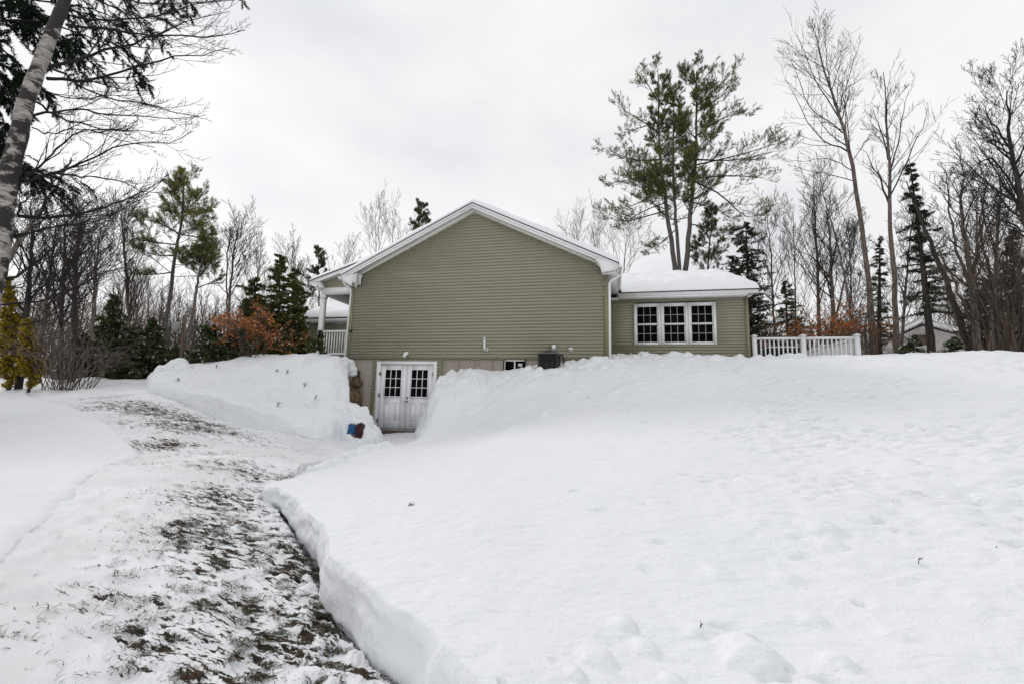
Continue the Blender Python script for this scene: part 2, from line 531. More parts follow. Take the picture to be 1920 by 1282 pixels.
def slab(name, keys, height, label=None, seed=0, kmin=0.010, kmax=0.16, growth=1.03, dens=0.0045, rough=0.02, smin=0.02):
    """snow mass: keys rows = (edge x, edge y, far x, far y, lip width, undercut)"""
    C = catmull(keys, 4000)
    C = resample(C, lambda m: np.maximum(smin, dens * np.hypot(m[:, 0] - CAM[0], m[:, 1] - CAM[1])))
    n = len(C)
    s = np.concatenate([[0], np.cumsum(np.hypot(*np.diff(C[:, :2], axis=0).T))])
    E = C[:, :2]; Fp = C[:, 2:4]; lw = np.maximum(0.015, C[:, 4]); uc = C[:, 5]
    dirv = Fp - E; L = np.linalg.norm(dirv, axis=1); dirv /= L[:, None]
    jag = 0.05 * fbm(s * 1.1, s * 0 + seed, seed, 3) + 0.022 * fbm(s * 5, s * 0 + 3.3, seed + 3, 3)
    cell = np.array([_hash(np.int64(math.floor(v * 1.9 + .35 * math.sin(v * 3.1))), np.int64(seed), 5) for v in s])
    cell = np.convolve(np.pad(cell, 3, 'edge'), np.ones(7) / 7, 'valid')
    jag = jag + .075 * (cell - .5)
    E = E + dirv * jag[:, None] * np.clip(lw * 4 + 0.4, 0, 1.4)[:, None]
    # rows: lip
    h = np.concatenate([np.linspace(0, 0.5, 7)[:-1], 0.5 + 0.5 * np.sin(np.linspace(0, np.pi / 2, 13))])
    rows = []
    for hv in h:
        big = sstep(.3, .45, lw)
        if hv < 0.45:
            off = uc * (1 - hv / 0.45)
        else:
            q = (hv - 0.45) / 0.55
            off = lw * (1 - np.sqrt(max(0, 1 - q * q)))
            off = off * (1 - big)
        off = off + big * lw * (.55 * hv + .45 * (1 - math.sqrt(max(0, 1 - hv * hv))))
        off = off + big * .10 * fbm(s * 1.8, s * 0 + hv * 2.6, seed + 29, 4) * (1 - hv ** 5)
        off = off + rough * fbm(s * 3.1, s * 0 + hv * 2.2, seed + 9, 4) * (1 - hv ** 6)
        off = off + rough * .45 * vnoise(s * .8, s * 0 + hv * 9.0, seed + 19) * (1 - hv ** 6)
        xy = E + dirv * off[:, None]
        rows.append((xy, hv))
    offs = [0.0]
    st = kmin
    Lmax = L.max()
    while offs[-1] < 1:
        offs.append(offs[-1] + st / Lmax)
        st = min(st * growth, kmax)
    offs = np.array(offs[1:]); offs /= offs[-1]
    P = np.zeros((n, len(h) + len(offs), 3))
    for j, (xy, hv) in enumerate(rows):
        P[:, j, :2] = xy; P[:, j, 2] = hv
    rem = L - lw
    for j, o in enumerate(offs):
        P[:, len(h) + j, :2] = E + dirv * (lw + rem * o)[:, None]
        P[:, len(h) + j, 2] = 1
    x = P[:, :, 0]; y = P[:, :, 1]
    top = height(x, y)
    g = D_h(x[:, :len(h)], y[:, :len(h)])
    z = top.copy()
    z[:, :len(h)] = (g - 0.06) + (top[:, :len(h)] - g + 0.06) * P[:, :len(h), 2]
    P[:, :, 2] = z
    mb = MB().grid(P)
    o = mb.build(name, MT['snow'], smooth=True)
    tag(o, label, kind='structure')
    return o, P


# lumps of ploughed snow
lr = np.random.default_rng(5)
LUMPS = []
for i in range(230):
    u = lr.random()
    if i < 105:
        x = lr.uniform(3.6, 9.2); y = -0.15 - abs(lr.normal(0, 0.75)); r = lr.uniform(0.04, 0.15)
    elif i < 200:
        x = lr.uniform(8.8, 14.5); y = 2.6 - abs(lr.normal(0, 1.1)); r = lr.uniform(0.05, 0.17)
    else:
        x = lr.uniform(4, 14); y = lr.uniform(-4.5, 0); r = lr.uniform(0.04, 0.11)
    LUMPS.append((x, y, r, r * lr.uniform(0.35, 0.95), lr.uniform(0, 3.1), lr.uniform(1.0, 2.0)))
for px, py, r, hh in [(1405, 1208, 0.10, 0.065), (1310, 1170, 0.06, 0.022), (1120, 1190, 0.07, 0.03), (1260, 1225, 0.04, 0.02), (1170, 1150, 0.05, 0.03),
                      (1550, 1065, 0.09, 0.045), (1565, 1085, 0.05, 0.03), (1570, 1235, 0.05, 0.04), (1210, 1180, 0.05, 0.03), (1080, 1215, 0.04, 0.03),
                      (1525, 1175, 0.05, 0.025), (1475, 1115, 0.06, 0.02), (1345, 1100, 0.07, 0.02), (1680, 1210, 0.04, 0.02), (1080, 1232, 0.03, 0.02), (1150, 1250, 0.03, 0.02),
                      (1400, 697, 0.16, 0.16), (1170, 773, 0.06, 0.06), (1182, 775, 0.07, 0.06), (770, 948, 0.03, 0.03)]:
    q = P_(px, py, Z=-0.14 if py > 1000 else None, d=None) if py > 1000 else None
    if q is None:
        # march onto the lawn
        for dd in np.arange(3, 20, 0.05):
            w = P_(px, py, d=dd)
            if w[2] < S_tps(np.array([w[0]]), np.array([w[1]]))[0]:
                q = w; break
    if q is not None:
        LUMPS.append((q[0], q[1], r, hh, 2.4, 1.5))


for i in range(46):
    q = P_(lr.uniform(560, 730), 0, d=5)
    t_ = lr.random()
    px, py = 575 + 150 * t_, 884 - 58 * t_ ** .8 + lr.normal(0, 4)
    q = P_(px, py, d=7.9 + 2.5 * t_)
    LUMPS.append((q[0] + .1, q[1] + lr.normal(0, .12), lr.uniform(.05, .17), lr.uniform(.03, .10), lr.uniform(0, 3), 1.5))


DENTS = []
for i in range(330):
    dd_ = lr.uniform(1.6, 9.5); az_ = lr.uniform(-.12, .78) if dd_ > 3.5 else lr.uniform(-.25, .75)
    x_ = CAM[0] + dd_ * math.sin(az_); y_ = CAM[1] + dd_ * math.cos(az_)
    keep_ = .25 + .75 * sstep(8.6, 11.5, x_ + .2 * (y_ + 10))
    if lr.random() > keep_: continue
    r_ = lr.uniform(.011, .026) * (.6 + .17 * dd_)
    DENTS.append((x_, y_, r_, r_ * lr.uniform(.8, 1.5), lr.normal(-.25, .3), lr.uniform(1.5, 3.0)))


def lump_field(x, y, L):
    z = np.zeros_like(x)
    for (lx, ly, r, h, a, e) in L:
        m = (np.abs(x - lx) < 1.3 * e * r) & (np.abs(y - ly) < 1.3 * e * r)
        if not m.any():
            continue
        dx = x[m] - lx; dy = y[m] - ly
        u = (math.cos(a) * dx + math.sin(a) * dy) / (r * e); v = (-math.sin(a) * dx + math.cos(a) * dy) / r
        q = np.maximum(0, 1 - (u * u + v * v) * (1 + 0.5 * vnoise(dx * 9 / r * 0.12 + lx, dy * 9 / r * 0.12 + ly, 3)))
        z[m] = np.maximum(z[m], h * q ** 0.75)
    return z


def lawn_height(x, y):
    z = S_h(x, y)
    dist = np.hypot(x - CAM[0], y - CAM[1])
    z = z + 0.05 * fbm(x * 0.45, y * 0.45, 21, 3) + 0.012 * fbm(x * 1.8, y * 2.4, 22, 4)
    # wind and drip marks, stronger to the right
    k = 0.12 + 1.0 * sstep(9.0, 12.5, x + 0.25 * (y + 10))
    c, s_ = math.cos(0.35), math.sin(0.35)
    xr = c * x + s_ * y; yr = -s_ * x + c * y
    ms = sstep(-.35, .25, fbm(x * .5 + 7, y * .5, 29, 2))
    f1 = fbm(xr * 2.6, yr * 7.0, 31, 3)
    f2 = fbm(xr * 6.5, yr * 14.0, 35, 3)
    z = z - k * 0.030 * sstep(.36, .46, f1) * ms - k * 0.030 * sstep(.31, .39, f2) * ms
    f3 = fbm(xr * 9.0, yr * 20.0, 37, 2)
    z = z - k * sstep(8, 3, dist) * 0.030 * sstep(.34, .44, f3)
    z = z + k * 0.018 * sstep(.30, .55, fbm(xr * 3.0 + 40, yr * 4.4, 39, 3))
    # crumbled crest beside the house
    near = sstep(-2.6, -0.4, y) * sstep(9.4, 8.6, x) + sstep(0.3, 2.4, y) * sstep(8.3, 8.9, x) * sstep(15.5, 13.8, x)
    z = z + near * (0.085 * fbm(x * 1.8, y * 1.8, 41, 5, 0.62) + 0.02)
    return z + lump_field(x, y, LUMPS) - lump_field(x, y, DENTS)


def K_(p, far, w, uc):
    return (p[0], p[1], far[0], far[1], w, uc)


lawn_keys = [
    K_((2.98, 0.04), (4.3, 0.045), 0.80, 0.0),
    K_((3.0, -0.35), (5.3, 0.05), 0.72, 0.0),
    K_((3.02, -0.85), (8.4, 0.05), 0.62, 0.0),
    K_(P_(778, 820, d=11.1), (8.6, 2.92), 0.45, 0.0),
    K_(P_(690, 845, d=10.0), (11.0, 2.93), 0.30, 0.0),
    K_(P_(640, 866, d=9.1), (13.1, 2.95), 0.2, 0.0),
    K_(P_(570, 886, d=7.9), (14.5, 6), 0.14, 0.0),
    K_(P_(497, 912, d=6.25), (18, 9), 0.05, 0.02),
    K_(P_(520, 945, Z=-0.33), (22, 9), 0.05, 0.05),
    K_(P_(556, 990, Z=-0.35), (28, 8), 0.04, 0.05),
    K_(P_(588, 1040, Z=-0.38), (34, 5), 0.05, 0.055),
    K_(P_(606, 1090, Z=-0.40), (36, 1), 0.05, 0.05),
    K_(P_(645, 1140, Z=-0.43), (36, -4), 0.06, 0.05),
    K_(P_(708, 1200, Z=-0.45), (34, -9), 0.06, 0.05),
    K_(P_(800, 1280, Z=-0.48), (30, -13), 0.07, 0.05),
    K_((8.55, -11.75), (26, -17), 0.07, 0.06),
    K_((9.15, -12.9), (24, -20), 0.13, 0.04),
    K_((9.7, -15), (22, -22), 0.13, 0.04),
    K_((10.2, -18), (18, -24), 0.13, 0.04)]
lawn, lawnP = slab("snow_lawn", lawn_keys, lawn_height, seed=3, growth=1.007, kmax=0.055, rough=0.034, dens=0.0032, smin=0.013)
lawn_poly = np.array([k[:2] for k in lawn_keys] + [k[2:4] for k in reversed(lawn_keys)])

BL = []
for px, py, d, r, hh in [(332, 672, 17.0, 0.30, 0.32), (345, 676, 16.6, 0.22, 0.2), (312, 682, 17.0, 0.3, 0.15), (585, 664, 15.0, 0.4, 0.12), (566, 668, 14.6, 0.3, 0.1),
                         (600, 790, 11.5, 0.5, 0.08), (640, 788, 11.5, 0.4, 0.12), (665, 785, 11.9, 0.35, 0.18), (560, 780, 12, 0.3, 0.06), (520, 770, 12.4, 0.35, 0.05), (610, 760, 12.2, 0.2, -0.06), (570, 722, 13.3, 0.25, -0.08)]:
    q = P_(px, py, d=d)
    BL.append((q[0], q[1], r, hh, 0.4, 1.2))
for px, py, d, r, hh in [(470, 690, 15.0, .5, .14), (540, 690, 14.6, .45, .12), (610, 690, 14.0, .5, .13), (420, 705, 15.2, .4, .10), (500, 740, 13.2, .35, .08), (630, 735, 13.0, .35, .10), (570, 760, 12.4, .3, .08)]:
    q = P_(px, py, d=d)
    BL.append((q[0], q[1], r, hh, .4, 1.3))
for i in range(60):
    q = P_(lr.uniform(560, 690), lr.uniform(760, 815), d=11.6)
    BL.append((q[0], q[1] + lr.normal(0, 0.2), lr.uniform(0.05, 0.14), lr.uniform(0.02, 0.07), lr.uniform(0, 3), 1.4))


def bank_height(x, y):
    z = B_tps(x, y)
    z = z + 0.07 * fbm(x * 0.9, y * 0.9, 51, 3) + 0.04 * fbm(x * 2.7, y * 2.7, 52, 4)
    z = z + 0.014 * fbm(x * 6, y * 14, 53, 3)
    rr = np.hypot(x + 2, y)
    kk = sstep(9, 14, rr)
    z = z * (1 - kk) + (farG(x, y) + 0.3) * kk
    for (lx, ly, r, h, a, e) in BL:
        if h < 0:
            z = z + h * np.exp(-((x - lx) ** 2 + (y - ly) ** 2) / r ** 2)
    return z + lump_field(x, y, [b for b in BL if b[3] > 0])


bank_keys = [
    K_((0.24, 0.04), (-0.3, 0.2), 0.10, 0.0),
    K_((0.27, -0.30), (-0.6, 0.3), 0.12, 0.03),
    K_((0.36, -0.62), (-0.9, 0.8), 0.16, 0.05),
    K_((0.45, -0.95), (-1.3, 1.5), 0.20, 0.0),
    K_(P_(655, 812, d=12.0), (-1.8, 2.2), 0.45, 0.0),
    K_(P_(632, 820, d=11.3), (-3.0, 3.5), 0.40, 0.0),
    K_(P_(597, 823, d=10.9), (-4, 5), 0.12, 0.0),
    K_(P_(560, 818, d=11.0), (-5, 6), 0.035, 0.0),
    K_(P_(500, 805, d=11.6), (-6, 7), 0.035, 0.0),
    K_(P_(455, 799, d=12.1), (-7, 8), 0.035, 0.0),
    K_(P_(397, 778, d=13.0), (-8, 9), 0.035, 0.0),
    K_(P_(338, 753, d=14.1), (-9, 10), 0.035, 0.0),
    K_(P_(297, 739, d=15.0), (-10, 11), 0.10, 0.0),
    K_(P_(280, 728, d=15.8), (-10.5, 12), 0.22, 0.0),
    K_(P_(278, 716, d=17.6), (-11, 13), 0.35, 0.0),
    K_(P_(285, 708, d=20.0), (-11, 14), 0.35, 0.0),
    K_((-9.5, 3.5), (-12, 15), 0.3, 0.0)]
bank, bankP = slab("snow_bank", bank_keys, bank_height, seed=8, kmin=0.02, kmax=0.12, dens=0.0032)
bank_poly = np.array([k[:2] for k in bank_keys] + [k[2:4] for k in reversed(bank_keys)])


def left_height(x, y):
    z = D_h(x, y) + 0.05 + 0.025 * fbm(x * 0.5, y * 0.5, 61, 3) + 0.008 * fbm(x * 3, y * 3, 62, 3)
    return z


left_keys = [
    K_(P_(20, 735, d=20.0), (-16, 4), 0.3, 0.0),
    K_(P_(45, 745, d=17.6), (-16, 1), 0.25, 0.0),
    K_(P_(110, 763, d=14.4), (-16, -1), 0.25, 0.0),
    K_(P_(180, 788, d=11.7), (-16, -2.5), 0.22, 0.0),
    K_(P_(215, 812, d=10.5), (-16, -4), 0.22, 0.0),
    K_(P_(262, 850, d=8.9), (-16, -5.5), 0.25, 0.0),
    K_(P_(200, 893, d=7.9), (-16, -7.5), 0.25, 0.0),
    K_(P_(120, 945, Z=-0.16), (-16, -9), 0.22, 0.0),
    K_(P_(60, 990, Z=-0.2), (-16, -11), 0.22, 0.0),
    K_(P_(0, 1040, Z=-0.25), (-16, -13), 0.22, 0.0),
    ]
_a = np.array(left_keys[-2][:2]); _b = np.array(left_keys[-1][:2]); _d = (_b - _a) / np.linalg.norm(_b - _a)
left_keys += [K_(_b + _d * 1.5, (-16, -15), 0.2, 0.0), K_(_b + _d * 5, (-16, -18), 0.2, 0.0)]
left, leftP = slab("snow_field", left_keys, left_height, seed=14, kmin=0.02, kmax=0.2, growth=1.06, dens=0.006)

# grass showing on the cleared ground: (photo x, y, along, across, weight, soil)
GR = [(380, 1010, .8, .4, .6, .2), (300, 970, .6, .25, .45, .3), (230, 1070, .5, .2, .5, .4), (330, 1040, .5, .3, .55, .2), (150, 1180, .5, .2, .45, .3), (440, 1130, .5, .3, .7, .4), (330, 795, 1.6, .7, .8, .6), (230, 752, 1.5, .5, .8, .5), (480, 830, 1.4, .5, .6, .2), (400, 850, 1.2, .5, .6, .3), (350, 870, 1.0, .4, .5, .3), (540, 900, .6, .3, .6, .1), (460, 1000, .5, .4, .8, .1), (90, 738, 1.5, .35, .55, .2), (180, 745, 1.6, .6, .75, .4), (255, 765, 1.6, .7, 1.0, .9), (300, 775, 1.4, .7, 1.0, .9), (370, 790, 1.4, .6, .95, .6), (300, 835, .9, .45, 1.0, 1.0), (420, 810, 1.3, .5, .85, .4),
      (330, 810, 1.2, .5, .7, .5), (450, 870, 1.2, .5, .65, .1), (520, 858, 1.0, .4, .5, .1), (480, 890, .9, .4, .75, .1), (400, 940, .8, .45, .95, .5), (440, 925, .8, .4, .9, .3), (370, 985, .6, .45, .9, .2), (430, 985, .7, .4, .85, .3),
      (490, 960, .5, .35, .8, .1), (400, 1050, .5, .35, .85, .1), (430, 1020, .6, .35, .75, .3), (560, 1010, .35, .5, 1.0, .0), (565, 1060, .35, .45, 1.0, .1), (500, 1050, .6, .3, .7, .1), (480, 1110, .6, .3, .7, .1),
      (560, 1130, .5, .3, .75, .1), (600, 1160, .35, .4, 1.0, .1), (190, 1105, .35, .12, .75, .8), (170, 1140, .35, .1, .6, .8), (300, 1125, .3, .15, .8, .8), (280, 1180, .3, .2, .9, .1), (370, 1130, .3, .2, .7, .1), (330, 1210, .4, .22, .8, .2),
      (420, 1160, .4, .22, .7, .2), (520, 1190, .45, .25, .8, .2), (470, 1230, .4, .2, .75, .1), (410, 1262, .4, .2, 1.0, .3), (330, 1270, .3, .2, .8, .9), (560, 1235, .4, .22, .8, .2), (620, 1240, .35, .25, .9, .1), (650, 1275, .3, .2, .8, .2),
      (250, 1262, .5, .2, .5, .2), (330, 1080, .35, .25, .6, .1), (60, 1190, .3, .1, .5, .5), (620, 830, 1.2, .25, .45, .2), (150, 1010, .5, .1, .4, .8), (560, 845, 1.0, .3, .4, .1), (680, 850, .6, .1, .3, .1)]


def hit_D(px, py):
    prev = None
    for dd in np.concatenate([np.arange(1.5, 6, 0.03), np.arange(6, 30, 0.08)]):
        w = P_(px, py, d=dd)
        if w[2] < D_h(np.array([w[0]]), np.array([w[1]]))[0]:
            return w
    return P_(px, py, d=20)


GRW = []
for (px, py, a, b, w, so) in GR:
    q = hit_D(px, py)
    GRW.append((q[0], q[1], a, b, w, so))


def grass_fields(x, y):
    g = np.zeros_like(x); so = np.zeros_like(x); ws = np.full_like(x, 1e-6)
    ang = 0.32
    for (gx, gy, a, b, w, s_) in GRW:
        dx = x - gx; dy = y - gy
        u = (math.cos(ang) * dx + math.sin(ang) * dy) / (a * 0.95); v = (-math.sin(ang) * dx + math.cos(ang) * dy) / (b * 1.15)
        e = np.exp(-(u * u + v * v))
        g = np.maximum(g, w * e) + 0.12 * w * e
        so += s_ * e; ws += e
    return np.clip(g, 0, 1), np.clip(so / ws, 0, 1)


CLODS = []
_e = catmull([k[:2] for k in lawn_keys[6:15]], 300)
for i in range(150):
    p = _e[lr.integers(0, 300)]
    o_ = abs(lr.normal(0, .22))
    CLODS.append((p[0] - .8 * o_ - .02, p[1] - .45 * o_, lr.uniform(.012, .06), lr.uniform(.008, .045), lr.uniform(0, 3), 1.4))
_e2 = catmull([k[:2] for k in left_keys[3:11]], 300)
_e3 = catmull([k[:2] for k in bank_keys[5:14]], 300)
for i in range(160):
    p = (_e2 if i % 2 else _e3)[lr.integers(0, 300)]
    CLODS.append((p[0] + lr.normal(.12, .15), p[1] + lr.normal(-.05, .15), lr.uniform(.02, .09), lr.uniform(.01, .05), lr.uniform(0, 3), 1.4))


def track_field(x, y):
    """shallow wheel ruts running up the cleared strip"""
    t = np.zeros_like(x)
    for pts in TRACKS:
        d2 = np.full(x.shape, 9.0)
        m = (x > 0) & (x < 9.5) & (y < -4) & (y > -14)
        q = np.stack([x[m], y[m]], 1)
        dm = np.full(len(q), 9.0)
        for p in pts:
            dm = np.minimum(dm, np.hypot(q[:, 0] - p[0], q[:, 1] - p[1]))
        d2[m] = dm
        t = np.maximum(t, sstep(.13, .03, d2))
    return t


TRACKS = [catmull([P_(x, y, Z=z)[:2] for x, y, z in pts], 240) for pts in
          ([(480, 1300, -.57), (460, 1200, -.53), (450, 1100, -.46)], [(120, 1300, -.48), (200, 1120, -.38), (270, 990, -.28), (310, 930, -.2)], [(200, 1300, -.5), (240, 1150, -.42), (290, 1010, -.30), (340, 930, -.2)])]


def ground():
    nr, na = 420, 620
    r = np.concatenate([[0.05], 0.7 * np.exp(np.linspace(0, math.log(40 / 0.7), nr - 40)), np.linspace(42, 400, 39)])
    a = np.concatenate([np.radians(np.linspace(-180, -72, 30))[:-1], np.radians(np.linspace(-72, 50, na)), np.radians(np.linspace(50, 180, 30))[1:]])
    A, Rr = np.meshgrid(a, r, indexing='ij')
    x = CAM[0] + Rr * np.sin(A); y = CAM[1] + Rr * np.cos(A)
    z = D_h(x, y)
    ins = inpoly(x, y, lawn_poly)
    ins2 = inpoly(x, y, bank_poly)
    z = np.where(ins, np.minimum(z, S_h(x, y) - 0.45), z)
    near = (np.abs(x + 2) < 20) & (np.abs(y) < 20)
    zb = np.full_like(z, 99.0)
    zb[near] = bank_height(x[near], y[near]) - 0.4
    z = np.where(ins2, np.minimum(z, zb), z)
    # under the house
    hs = (x > -0.1) & (x < 13.2) & (y > 0.1) & (y < 14)
    z = np.where(hs, np.minimum(z, -0.2), z)
    g, so = grass_fields(x, y)
    # snow banks in the distance
    z = z + 0.016 * fbm(x * 1.5, y * 1.5, 71, 4) + 0.010 * fbm(x * 5, y * 8, 72, 4)
    nearD = np.hypot(x - CAM[0], y - CAM[1]) < 16
    zl = np.zeros_like(z); zl[nearD] = lump_field(x[nearD], y[nearD], CLODS); z = z + zl
    z = z - 0.022 * track_field(x, y)
    z = z - 0.02 * g * (vnoise(x * 5, y * 9, 77) > 0)
    # sledge-like wheel ruts
    bank2 = sstep(19, 23, np.hypot(x - CAM[0], y - CAM[1])) * sstep(-2, -6, x)
    z = z + bank2 * 0.22 * np.maximum(0, fbm(x * 0.45, y * 0.45, 81, 3) + 0.2)
    P = np.stack([x, y, z], -1)
    mb = MB().grid(P)
    o = mb.build("ground", MT['ground'], smooth=True, loc=(0, 0, 0))
    me = o.data
    for nm, arr in (("grass", g), ("soil", so)):
        t = me.attributes.new(nm, 'FLOAT', 'POINT')
        t.data.foreach_set("value", arr.ravel().astype(np.float32))
    tag(o, "cleared snowy driveway and open ground with grass showing through", kind='structure')


ground()


def grass_blades():
    g_rng = np.random.default_rng(3)
    xs, ys, so_, sc = [], [], [], []
    for (gx, gy, a, b, w, s_) in GRW:
        dist = math.hypot(gx - CAM[0], gy - CAM[1])
        if dist > 15: continue
        n = int(9000 * a * b * w * w * (1.6 if dist < 5 else 1.0 if dist < 8 else 0.6))
        u = g_rng.normal(0, 0.46, n) * a; v = g_rng.normal(0, 0.5, n) * b
        ang = 0.32
        xs.append(gx + math.cos(ang) * u - math.sin(ang) * v); ys.append(gy + math.sin(ang) * u + math.cos(ang) * v)
        so_.append(np.full(n, s_)); sc.append(np.full(n, 1.0))
    # fringe under the cut edge of the lawn
    e = catmull([k[:2] for k in lawn_keys[7:15]], 900)
    i = g_rng.integers(0, 900, 5200)
    k = e[i]
    off = np.abs(g_rng.normal(0, 0.16, len(i)))
    xs.append(k[:, 0] - off * 0.8 + 0.03); ys.append(k[:, 1] - off * 0.45); so_.append(np.full(len(i), .05)); sc.append(np.full(len(i), 1.0))
    x = np.concatenate(xs); y = np.concatenate(ys); so = np.concatenate(so_)
    # clump
    cl = fbm(x * 4.0 + y * 1.2, y * 10.0 - x * 3.0, 91, 3)
    keep = cl > (0.10 + 0.22 * g_rng.random(len(x)))
    keep &= ~inpoly(x, y, np.vstack([lawn_poly[:19] + np.array([0.06, 0.02]), lawn_poly[19:]]))
    x, y, so = x[keep], y[keep], so[keep]
    n = len(x)
    z = D_h(x, y)
    L = g_rng.uniform(0.016, 0.056, n); wd = g_rng.uniform(0.0014, 0.0032, n)
    az = g_rng.normal(0.35, 0.75, n) + np.where(g_rng.random(n) < 0.25, np.pi, 0)
    tilt = np.clip(g_rng.normal(0.14, 0.25, n), -0.05, 1.2)
    dx, dy = np.cos(az), np.sin(az)
    px, py = -dy, dx
    base = np.stack([x, y, z - 0.006], 1)
    mid = base + np.stack([dx * np.cos(tilt + .3), dy * np.cos(tilt + .3), np.sin(tilt + .3)], 1) * (L * .5)[:, None]
    tip = mid + np.stack([dx * np.cos(tilt - .2), dy * np.cos(tilt - .2), np.sin(tilt - .2)], 1) * (L * .5)[:, None]
    pv = np.stack([px, py, np.zeros(n)], 1) * wd[:, None]
    V = np.stack([base - pv, base + pv, mid + pv * .8, mid - pv * .8, tip], 1)
    i0 = np.arange(n)[:, None] * 5
    q = i0 + np.array([[0, 1, 2, 3]]); t = i0 + np.array([[3, 2, 4]])
    green = np.array([0.018, 0.026, 0.008]); olive = np.array([0.045, 0.048, 0.018]); brown = np.array([0.075, 0.036, 0.020]); straw = np.array([0.20, 0.15, 0.08])
    u = g_rng.random((n, 1))
    c = np.where(u < 0.62, green, np.where(u < 0.82, olive, np.where(u < 0.95, brown, straw)))
    c = np.where((g_rng.random((n, 1)) < so[:, None] * 0.8), brown * g_rng.uniform(.5, 1.1, (n, 1)), c)
    mb = MB().add(V.reshape(-1, 3), tris=t, quads=q, tcol=c, qcol=c)
    o = mb.build("grass", MT['grass'], color=True)
    tag(o, "matted dark grass poking through thin snow on the cleared driveway", kind='stuff')


grass_blades()

# ------------------------------------------------------------------ house
HB = (W / 2, 0.0, 0.0)
house = thing("house", "olive green sided house with white trim, snowy gable roof and basement double door", "house", HB)
Z0, Z1 = 2.254, 4.838      # siding bottom, cornice return bottom
SL = (7.217 - 5.004) / (4.307 + 0.228)
XC = W / 2 + 0.03


def zr(x):                  # outer roof edge at the gable rake
    return 7.217 - SL * abs(x - XC)


EXP = 0.1016


def siding(mb, xf0, xf1, z0, z1, yw, holes=(), lip=0.022):
    """lapped courses on plane Y = yw facing -Y; xf0/xf1: z -> x limits"""
    n = int(math.ceil((z1 - z0) / EXP - 1e-6))
    for i in range(n):
        a = z0 + i * EXP; b = min(a + EXP, z1)
        spans = [(0.0, 1.0)]
        xa0, xa1, xb0, xb1 = xf0(a), xf1(a), xf0(b), xf1(b)
        if xb1 - xb0 < 0.0:
            xb0 = xb1 = (xb0 + xb1) / 2
        segs = [(xa0, xa1, xb0, xb1)]
        for (hx0, hx1, hz0, hz1) in holes:
            if b > hz0 + 1e-6 and a < hz1 - 1e-6:
                ns = []
                for (p0, p1, r0, r1) in segs:
                    if hx1 <= p0 or hx0 >= p1:
                        ns.append((p0, p1, r0, r1)); continue
                    if hx0 > p0: ns.append((p0, hx0, r0, hx0))
                    if hx1 < p1: ns.append((hx1, p1, hx1, r1))
                segs = ns
        for (p0, p1, r0, r1) in segs:
            ya = yw - lip; yb = yw - 0.003
            yc = yw - lip * 0.9
            zc = a + 0.006
            g_ = min(0.024, (b - a) * .5)
            yi = yw + 0.015
            v = [(p0, ya, a + g_), (p1, ya, a + g_), (r1, yb, b), (r0, yb, b), (p0, yi, a + g_), (p1, yi, a + g_), (r1, yi, b), (r0, yi, b), (p0, yi, a), (p1, yi, a)]
            q = [(0, 1, 2, 3), (4, 5, 1, 0), (4, 0, 3, 7), (1, 5, 6, 2), (3, 2, 6, 7), (8, 9, 5, 4)]
            mb.add(v, quads=q)


gx0 = lambda z: 0.09 if z < 5.05 else max(0.09, XC - (7.217 - z - 0.05) / SL)
gx1 = lambda z: W - 0.09 if z < 5.05 else min(W - 0.09, XC + (7.217 - z - 0.05) / SL)
mb = MB()
siding(mb, gx0, gx1, Z0, 7.13, 0.0)
mb.build("wall", MT['siding'], house)

# backing walls (other sides)
mb = MB()
mb.box(0.0, 0.02, 0.02, 14, -0.3, 5.0).box(W - 0.02, W, 0.02, 14, -0.3, 5.0).box(0, W, 13.98, 14, 0, 5.0)
mb.prism([(0, Z0), (W, Z0), (W, 4.95), (XC, 7.02), (0, 4.95)], 'y', 0.016, 0.04)
mb.build("wall", MT['siding'], house)

# corner trims
for x0, x1 in ((-0.02, 0.085), (W - 0.085, W + 0.02)):
    mb = MB().box(x0, x1, -0.032, 0.06, Z0, 4.95)
    mb.box(x0 + 0.055, x0 + 0.062, -0.036, -0.03, Z0, 4.95)
    mb.build("corner_trim", MT['trim_olive'], house)

# starter strip and foundation
mb = MB().box(0, W, -0.024, 0.0, Z0 - 0.035, Z0 - 0.002)
mb.build("starter_strip", MT['trim_olive'], house)
IX0 = at(701.6, 671, Y=0)[0]; IX1 = at(829, 671, Y=0)[0]
TX0 = at(708.4, 677, Y=0)[0]; TX1 = at(820.2, 677, Y=0)[0]; TZ = at(764, 677, Y=0)[2]
mb = MB().box(0.02, IX0, 0.0, 0.2, -0.6, Z0 - 0.04)
mb.build("foundation", MT['concrete2'], house)
BW = (5.40, 6.10, 1.72, 2.235)
mb = MB()
xx = IX1
while xx < W - 0.02:
    x2 = min(xx + 0.555, W - 0.02)
    if x2 < BW[0] or xx > BW[1]:
        mb.box(xx, x2 - 0.009, 0.0, 0.2, -0.6, Z0 - 0.04)
    else:
        l, r_ = max(xx, BW[0]), min(x2 - 0.009, BW[1])
        if xx < BW[0]: mb.box(xx, BW[0], 0.0, 0.2, -0.6, Z0 - 0.04)
        if x2 > BW[1]: mb.box(BW[1], x2 - 0.009, 0.0, 0.2, -0.6, Z0 - 0.04)
        mb.box(l, r_, 0.001, 0.2, -0.6, BW[2])
        mb.box(l, r_, 0.001, 0.2, BW[3], Z0 - 0.04)
    xx = x2
mb.box(IX1, W - 0.02, 0.03, 0.19, -0.6, BW[2] - 0.01)
mb.build("foundation", MT['concrete'], house)

